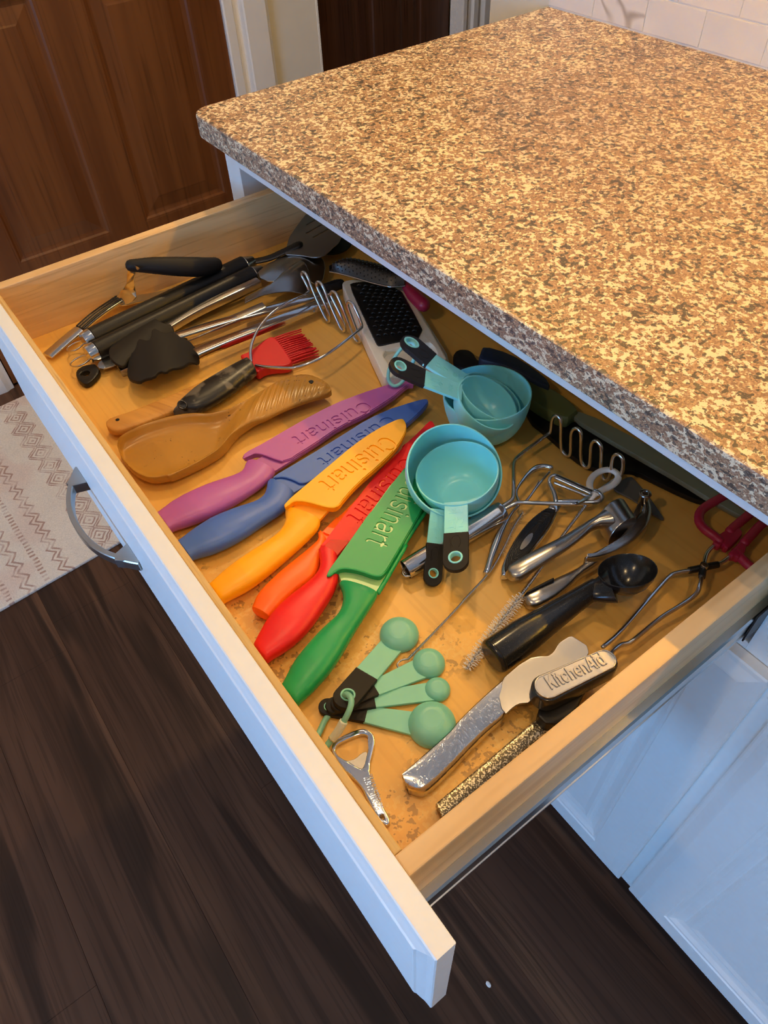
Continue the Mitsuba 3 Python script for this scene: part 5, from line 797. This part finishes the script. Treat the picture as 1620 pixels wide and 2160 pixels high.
for s in np.linspace(0, 1, 12):
    c = c0*(1-s)+c1*s+Vv([0, 0, -.002*math.sin(s*np.pi)]); wy = .0088*(1-s)+.0175*s**1.2; wz = .0082*(1-s)+.0072*s; X = nrm(np.cross(c1-c0, [0, 0, 1])); Zz = nrm(np.cross(X, c1-c0))
    nk.append(c+wy*np.cos(th)[:, None]*X+wz*np.sin(th)[:, None]*Zz)
part(t, 'neck', loft(nk), 'mat_black_metallic', 45)

# ---- peelers
t = thing('peeler', 'slim chrome swivel peeler lying left of the black ribbed peeler', 'peeler')
part(t, 'handle', spine(W('p1_U'), W('p1_L'), [.006, .008, .009, .008, .006], 34, 18, 2.2, 0, (.2, .3)), 'mat_chrome', 45)
part(t, 'frame', tube(W('p1_loop'), [.0014, .0014, .0016, .0022, .0030, .0026], 10, sm=50, flat=1.3), 'mat_chrome', True)
A, B = W('p1_bar'), W('p1_bar2')
part(t, 'blade', spine(A[[0, 2, 3, 4]], B[[0, 1, 2, 2]]*.7+A[[0, 2, 3, 4]]*.3, .0022, 30, 14, 2.5, .001, (.3, .3)), 'mat_chrome', 45); part(t, 'spine_bar', tube(B, .0013, 8, sm=20), 'mat_chrome', True)
t = thing('peeler', 'swivel peeler with an oval black ribbed handle rimmed in chrome', 'peeler')
U, L = W('p2_U'), W('p2_L'); hb = part(t, 'handle', spine(U, L, [.008, .010, .011, .010, .008], 36, 22, 2.6, -.002, (.3, .2)), 'mat_chrome', 45, 'chrome rimmed handle')
def shrink(U, L, k, e): 
    U, L = smooth_path(U, 40), smooth_path(L, 40); c = (U+L)/2; s = np.linspace(0, 1, 40); i = np.linspace(e, 1-e, 40)
    cc = np.stack([np.interp(i, s, c[:, j]) for j in range(3)], 1); ww = np.stack([np.interp(np.linspace(0, 1, 40), s, ((L-U)/2)[:, j]) for j in range(3)], 1)*k; return np.vstack([cc-ww, (cc+ww)[::-1]])
ins = shrink(U, L, .84, .05); ins[:, 2] = fitplane(np.vstack([U, L]))(ins[:, :2])+.0046
pad = part(hb, 'grip_pad', slab(ins, .004, .0008, 90), 'mat_black_soft', 40, 'black rubber pad')
rb = []
for k, e in ((.74, .09), (.64, .13), (.54, .17), (.44, .21), (.35, .25), (.27, .29)):
    o = shrink(U, L, k, e); o[:, 2] = fitplane(ins)(o[:, :2])+.0001; rb.append(tube(smooth_path(o, 70, True), .00055, 6, True))
part(pad, 'ridges', cat(*rb), 'mat_black_gloss', True)
e0, e1 = W('p2_em'); x = nrm((e1-e0)*Vv([1, 1, 0])); y = Vv([-x[1], x[0], 0]); c = (e0+e1)/2; c[2] = fitplane(ins)(c[None, :2])[0]+.0007; lx = np.linalg.norm((e1-e0)[:2])/2
part(pad, 'emblem', tf(prism([(lx*math.cos(b), .0030*math.sin(b)) for b in np.linspace(0, 6.283, 33)[:-1]], -.0008, .0004, (), .0003), basis(c, x, y, (0, 0, 1))), 'mat_satin', False, 'oval metal emblem')
nk = W('p2_neck'); part(t, 'neck', tube([nk[0], nk[0]*.5+nk[1]*.5, nk[1]], [.0055, .0048, .0045], 14, flat=.6), 'mat_chrome', True)
part(t, 'arm', tube(W('p2_la'), [.003, .0026, .0018, .0017], 10, sm=40, flat=1.4), 'mat_chrome', True); part(t, 'arm', tube(W('p2_ra'), [.003, .0028, .0020, .0017], 10, sm=40, flat=1.4), 'mat_chrome', True)
a, b = W('p2_bl'); a2, b2 = W('p2_bl2'); w = nrm(np.cross(b-a, [0, 0, 1.]))*.0032; part(t, 'blade', spine([a-w, (a+b)/2-w, b-w], [a+w, (a+b)/2+w, b+w], .003, 20, 14, 2.4, 0, (.3, .3)), 'mat_steel', 45, 'bright peeling blade'); part(t, 'blade_bar', tube([a2, b2], .0013, 8), 'mat_chrome', True)

# ---- straw cleaning brushes
def twisted(p, r, tw, n=260):
    p = smooth_path(p, n); t_, x, y = frames(p); L = np.linalg.norm(np.diff(p, axis=0), axis=1).sum(); a = np.linspace(0, L/tw*2*np.pi, n)[:, None]
    return cat(*[tube(p+r*.8*(np.cos(a+o)*x+np.sin(a+o)*y), r*.72, 6) for o in (0, np.pi)]), p
t = thing('straw_brush', 'straw brush of twisted wire with white bristles and a white ring handle', 'brush')
m, p = twisted(W('sb1_w'), .0012, .0042); part(t, 'wire', m, 'mat_wire', True, 'twisted steel wire')
r3 = W('sb1_ring'); part(t, 'ring_handle', tube(smooth_path(r3, 60, True), .0034, 12, True, flat=.7).__add__(tube([r3[-1]*.5+r3[0]*.5, W('sb1_w')[0], W('sb1_w')[1]], [.0034, .0026, .0018], 10)), 'mat_white_plastic', True, 'white plastic ring')
q = p[int(len(p)*.60):]; q = rs(q, 300); T_, X_, Y_ = frames(q); br = []
for i in range(0, 300):
    a = i*.55; rad = .0062*min(1, .55+i/60, .6+(299-i)/70)*RNG.uniform(.85, 1.1); d = math.cos(a)*X_[i]+math.sin(a)*Y_[i]; e = math.cos(a+.25)*X_[i]+math.sin(a+.25)*Y_[i]
    tip = q[i]+d*rad+T_[i]*RNG.normal(0, .0006); tip[2] = max(tip[2], ZF+.0006)
    br.append(tube([q[i]+e*.0008, tip], [.00042, .00030], 4, round_end=False))
part(t, 'bristles', cat(*br), 'mat_bristle', False, 'white nylon bristles', 'stuff')
t = thing('straw_brush', 'thin straw brush of twisted wire running from the measuring spoons to the peelers', 'brush')
m, p = twisted(W('sb2_w'), .00085, .0034); lp = tube(W('sb2_loop'), .0008, 8, sm=30); part(t, 'wire', m+lp, 'mat_wire', True, 'twisted steel wire with a looped end')
q = rs(p[:int(len(p)*.30)], 110); T_, X_, Y_ = frames(q); br = []
for i in range(110):
    a = i*.7; d = math.cos(a)*X_[i]+math.sin(a)*Y_[i]; tip = q[i]+d*.0046*RNG.uniform(.8, 1.1); tip[2] = max(tip[2], ZF+.0005); br.append(tube([q[i], tip], [.00022, .00016], 3, round_end=False))
part(t, 'bristles', cat(*br), 'mat_fine_bristle', False, 'fine clear bristles', 'stuff')

# ---- tongs
def domed(o, thick, rise, bevel=.001, n=140, it=1, target=.004):
    """A plate with the outline o, bent like a shallow scoop: its middle line stands rise above its long edges."""
    m = slab(o, thick, bevel, n, it=it); v, f = trimesh.remesh.subdivide_to_size(m.vertices, m.faces, target); c = o[:, :2].mean(0); _, _, vt = np.linalg.svd(o[:, :2]-c); s = (v[:, :2]-c) @ vt[1]; h = np.abs((o[:, :2]-c) @ vt[1]).max()
    v = v.copy(); v[:, 2] += rise*(1-np.clip(np.abs(s)/h, 0, 1)**2); return trimesh.Trimesh(v, f, process=False)
t = thing('tongs', 'steel tongs with black scalloped silicone heads beside the bamboo handle', 'tongs')
part(t, 'head', domed(W('t2_head'), .0040, .020, .0012, 200, 1, .003), 'mat_black_soft', 45, 'black silicone head'); part(t, 'head', domed(W('t2_head2'), .0040, .016, .0012, 200, 1, .003), 'mat_black_soft', 45, 'black silicone head')
def arm(pts, w0, w1, th=.007):
    p = smooth_path(pts, 40); d = p[-1]-p[0]; s = nrm(np.cross(d, [0, 0, 1.])); w = np.linspace(w0, w1, 40)[:, None]/2; return channel(p+s*w, p-s*w, th)
part(t, 'arm', arm(W('t2_a'), .016, .015, .008), 'mat_chrome', 35, 'polished steel arm'); part(t, 'arm', arm(W('t2_b'), .015, .013, .008), 'mat_chrome', 35, 'polished steel arm')
a, b = W('t2_end'); part(t, 'hinge_cap', spine([a+Vv([-.004, -.008, 0]), b+Vv([-.004, -.008, 0])], [a+Vv([.004, .008, 0]), b+Vv([.004, .008, 0])], .016, 10, 16, 3, -.003, (.4, .4)), 'mat_black_plastic', 40)
t = thing('tongs', 'all steel tongs with scalloped steel heads and a black pull ring', 'tongs')
hl = [W('t1_hole')[0]+Vv([.0052*math.cos(b), .0052*math.sin(b), 0]) for b in np.linspace(0, 6.283, 21)[:-1]]
part(t, 'pull_ring', slab(W('t1_ring'), .007, .0022, 80, holes=[hl]), 'mat_black_plastic', 40, 'black pull ring'); part(t, 'pull_plate', slab(W('t1_plate'), .0015, .0003, 50), 'mat_zinc', False, 'steel pull plate')
part(t, 'arm', arm(W('t1_a'), .015, .014, .009), 'mat_steel', 35); part(t, 'arm', arm(W('t1_b'), .016, .016, .009), 'mat_steel', 35)
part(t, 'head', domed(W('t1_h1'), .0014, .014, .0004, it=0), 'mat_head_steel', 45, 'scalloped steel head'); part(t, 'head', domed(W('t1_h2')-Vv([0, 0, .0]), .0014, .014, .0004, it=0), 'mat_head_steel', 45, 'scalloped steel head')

# ---- utensils with black tube handles along the left side
def tubed(n, r, nm, label, cat_):
    t = thing(nm, label, cat_); h = W(n); c = W(n+'c').mean(0); d = nrm(h[-1]-h[0])
    hd = part(t, 'handle', cyl(h[0], h[1]*0+h[2]-d*.004, r, r*1.04, 28, .0008), 'mat_black_plastic', 40, 'black handle'); part(t, 'end_cap', cyl(h[0]-d*.012, h[0], r*.86, r*.98, 28, .0012), 'mat_chrome', 40); part(t, 'collar', cyl(h[2]-d*.004, h[2]+d*.012, r*.96, r*.62, 28, .001), 'mat_steel', 40)
    part(t, 'hanging_ring', tube(smooth_path(W(n+'_ring'), 60, True), .0010, 8, True), 'mat_wire', True, 'wire hanging ring'); return t, h[2]+d*.012, d
t, e, d = tubed('h1', .0128, 'slotted_turner', 'slotted turner with a black handle and grey head along the left drawer side', 'turner')
s = W('tu_shaft'); part(t, 'shaft', tube(np.vstack([[e-d*.002], s[1:], [s[-1]+nrm(s[-1]-s[-2])*.02]]), [.0066, .0072, .0072, .008], 14, sm=20, flat=.42), 'mat_dark_steel', True)
sl = W('tu_sl'); holes = []
for i in range(3):
    a, b = sl[2*i], sl[2*i+1]; b = a+(b-a)*1.3; x = nrm(b-a); y = nrm(np.cross([0, 0, 1.], x))*.0014; holes.append(Vv([a-y, b-y, b+y, a+y]))
f = fitplane(W('tu_head')); q = smooth_path(W('tu_head'), 110, True, 2); part(t, 'head', prism(q, -.0018, 0, [h for h in holes], .0005, .0004, f), 'mat_grey_steel', False, 'grey slotted head')
t, e, d = tubed('h2', .0124, 'serving_fork_spoon', 'black handled utensil, second from the left drawer side, its head under the tongs', 'spoon')
sp = [e-d*.002, e+d*.05+Vv([0, 0, -.003]), e+d*.085+Vv([.006, 0, -.006])]; part(t, 'shaft', tube(sp, [.0048, .0042, .004], 14, sm=16, flat=.7), 'mat_steel', True)
c = sp[-1]+d*.035; c[2] = ZF+.010; x = nrm(d*Vv([1, 1, 0])); part(t, 'head', domed(Vv([c+x*.036*math.cos(b)+Vv([-x[1], x[0], 0])*.026*math.sin(b) for b in np.linspace(0, 6.283, 33)[:-1]]), .002, .007, .0006, 60), 'mat_black_plastic', 45, 'black head')
t = thing('cake_server', 'angled server with a black handle leaning at the left drawer side', 'server')
h = W('ps_h'); part(t, 'handle', tube(h, [.0075, .0105, .0122, .0125, .0095], 20, sm=30), 'mat_black_soft', True, 'black handle')
part(t, 'neck', spine(W('ps_nL'), W('ps_nR'), .0022, 30, 14, 3, 0, (.2, .2)), 'mat_chrome', 45, 'polished bent neck'); part(t, 'blade', slab(W('ps_blade'), .0016, .0004, 70), 'mat_chrome', 30)
t = thing('steel_spatula', 'small steel utensil with black inlaid handle at the front left corner', 'utensil')
h = W('st_h'); d = nrm(h[-1]-h[0]); s = nrm(np.cross(d, [0, 0, 1.])); hw = .0076
hd = part(t, 'handle', spine(h+s*hw, h-s*hw*1.0, [.007, .007, .005], 24, 14, 3, 0, (.2, .2)), 'mat_chrome', 45)
for k in (-.62, 0, .62):
    part(hd, 'inlay', tube(h+s*hw*k+Vv([0, 0, .0024]), [.0023, .0023, .0019], 8, sm=12, flat=.7), 'mat_black_plastic', True, 'black stripe')
e = W('st_end'); part(t, 'end', cat(*[spine(e+s*hw*1.15, e-s*hw*1.15, [.008, .006, .004], 24, 14, 2.4, 0, (.2, .15))]), 'mat_chrome', 45, 'polished flattened end'); a, b = W('st_slot'); part(t, 'hanging_slot', tube([a+Vv([0, 0, -.0008]), b+Vv([0, 0, -.0008])], .0017, 10, flat=.6), 'mat_maple_bottom', True)

# ---- graters
t = thing('grater', 'white plastic grater tray with a black grating plate', 'grater')
o = W('gr_out'); part(t, 'tray', slab(o, .022, .0020, 120, holes=[W('gr_w1')], it=1), 'mat_cream', 40); w1 = W('gr_w1')-Vv([0, 0, .007])
part(t, 'well', slab(w1, .003, .0002, 60), 'mat_cream', 40, 'recessed well'); part(t, 'base', slab(W('gr_base'), .010, .0015, 60), 'mat_cream', 40)
pl = W('gr_plate'); gp_ = part(t, 'plate', slab(pl+Vv([0, 0, .0006]), .003, .0009, 90), 'mat_black_gloss', 40, 'black grating plate')
f = fitplane(pl); A, B, Cc, Dd = pl[1], pl[3], pl[5], pl[8]; th_ = []
for i in range(13):
    for j in range(6):
        u, v = (i+.9)/14.5, (j+.7+.5*(i % 2))/6.9; c = (A*(1-v)+B*v)*(1-u)+(Dd*(1-v)+Cc*v)*u; z = f(c[None, :2])[0]+.0009
        x = nrm((B-A)*Vv([1, 1, 0])); y = nrm((Dd-A)*Vv([1, 1, 0])); c[2] = z
        th_.append(tube([c-x*.0028, c-x*.0014+Vv([0, 0, .0012]), c+Vv([0, 0, .0018]), c+x*.0014+Vv([0, 0, .0014]), c+x*.0028], .0011, 6, round_end=False))
part(gp_, 'teeth', cat(*th_), 'mat_black_gloss', True, 'raised grating teeth', 'stuff')
t = thing('rasp_grater', 'curved dark steel rasp grater lying on the white grater', 'grater')
U, L = smooth_path(W('mp_U'), 40), smooth_path(W('mp_L'), 40); rg = []
for k in range(40):
    v = np.linspace(0, 1, 14); p = U[k]+(L[k]-U[k])*v[:, None]+np.c_[v*0, v*0, .008*np.sin(v*np.pi)]; rg.append(np.vstack([p, (p-Vv([0, 0, .0010]))[::-1]]))
bd = part(t, 'blade', loft(rg), 'mat_dark_steel', 40); tt = []
for k in range(3, 37, 2):
    for j in range(6):
        v = (j+.8+.4*(k//2 % 2))/7; c = U[k]+(L[k]-U[k])*v+Vv([0, 0, .008*math.sin(v*np.pi)+.0004]); tt.append(trimesh.creation.icosphere(1, .0009).apply_translation(c))
part(bd, 'teeth', cat(*tt), 'mat_dark_steel', True, None, 'stuff'); part(bd, 'edge', tube(L, .0012, 8), 'mat_chrome', True, 'bright rolled edge')
h = W('mp_h'); part(t, 'handle', tube(h-Vv([0, 0, .004]), [.006, .009, .009], 16, sm=14), 'mat_crimson', True, 'red handle')

# ---- knives and handles at the back under the counter edge
t = thing('ladle', 'black rounded utensil end behind the rear measuring cups', 'utensil'); part(t, 'handle', slab(W('bk_round'), .013, .005, 80, it=2), 'mat_black_soft', 40)
t = thing('knife', 'navy blue knife handle deep under the counter edge', 'knife'); part(t, 'handle', slab(W('bk_navy'), .016, .004, 80, it=1), 'mat_navy', 40)
t = thing('knife', 'olive green knife with a long olive sheath under the counter edge', 'knife'); part(t, 'handle', slab(W('bk_ol'), .017, .005, 90, it=1), 'mat_olive', 40); part(t, 'sheath', slab(W('bk_olb'), .006, .001, 90, it=1), 'mat_olive_grey', 30)
t = thing('bread_knife', 'black serrated knife lying in front of the olive sheath', 'knife'); o = W('bk_ser'); bd = part(t, 'blade', slab(o, .006, .0008, 110, it=1), 'mat_black_plastic', 35)
e = rs(o[:14], 46); part(bd, 'serration', cat(*[tube([e[k]+Vv([0, 0, .0004]), (e[k]+e[k+1])/2+Vv([-.0014, .0024, .0006]), e[k+1]+Vv([0, 0, .0004])], .0009, 6, sm=6) for k in range(45)]), 'mat_black_gloss', True, 'scalloped edge', 'stuff')
t = thing('paring_knife', 'dark grey pointed blade under the garlic press', 'knife'); part(t, 'blade', slab(W('bk_tip'), .0022, .0006, 90, it=1), 'mat_slate', 30)
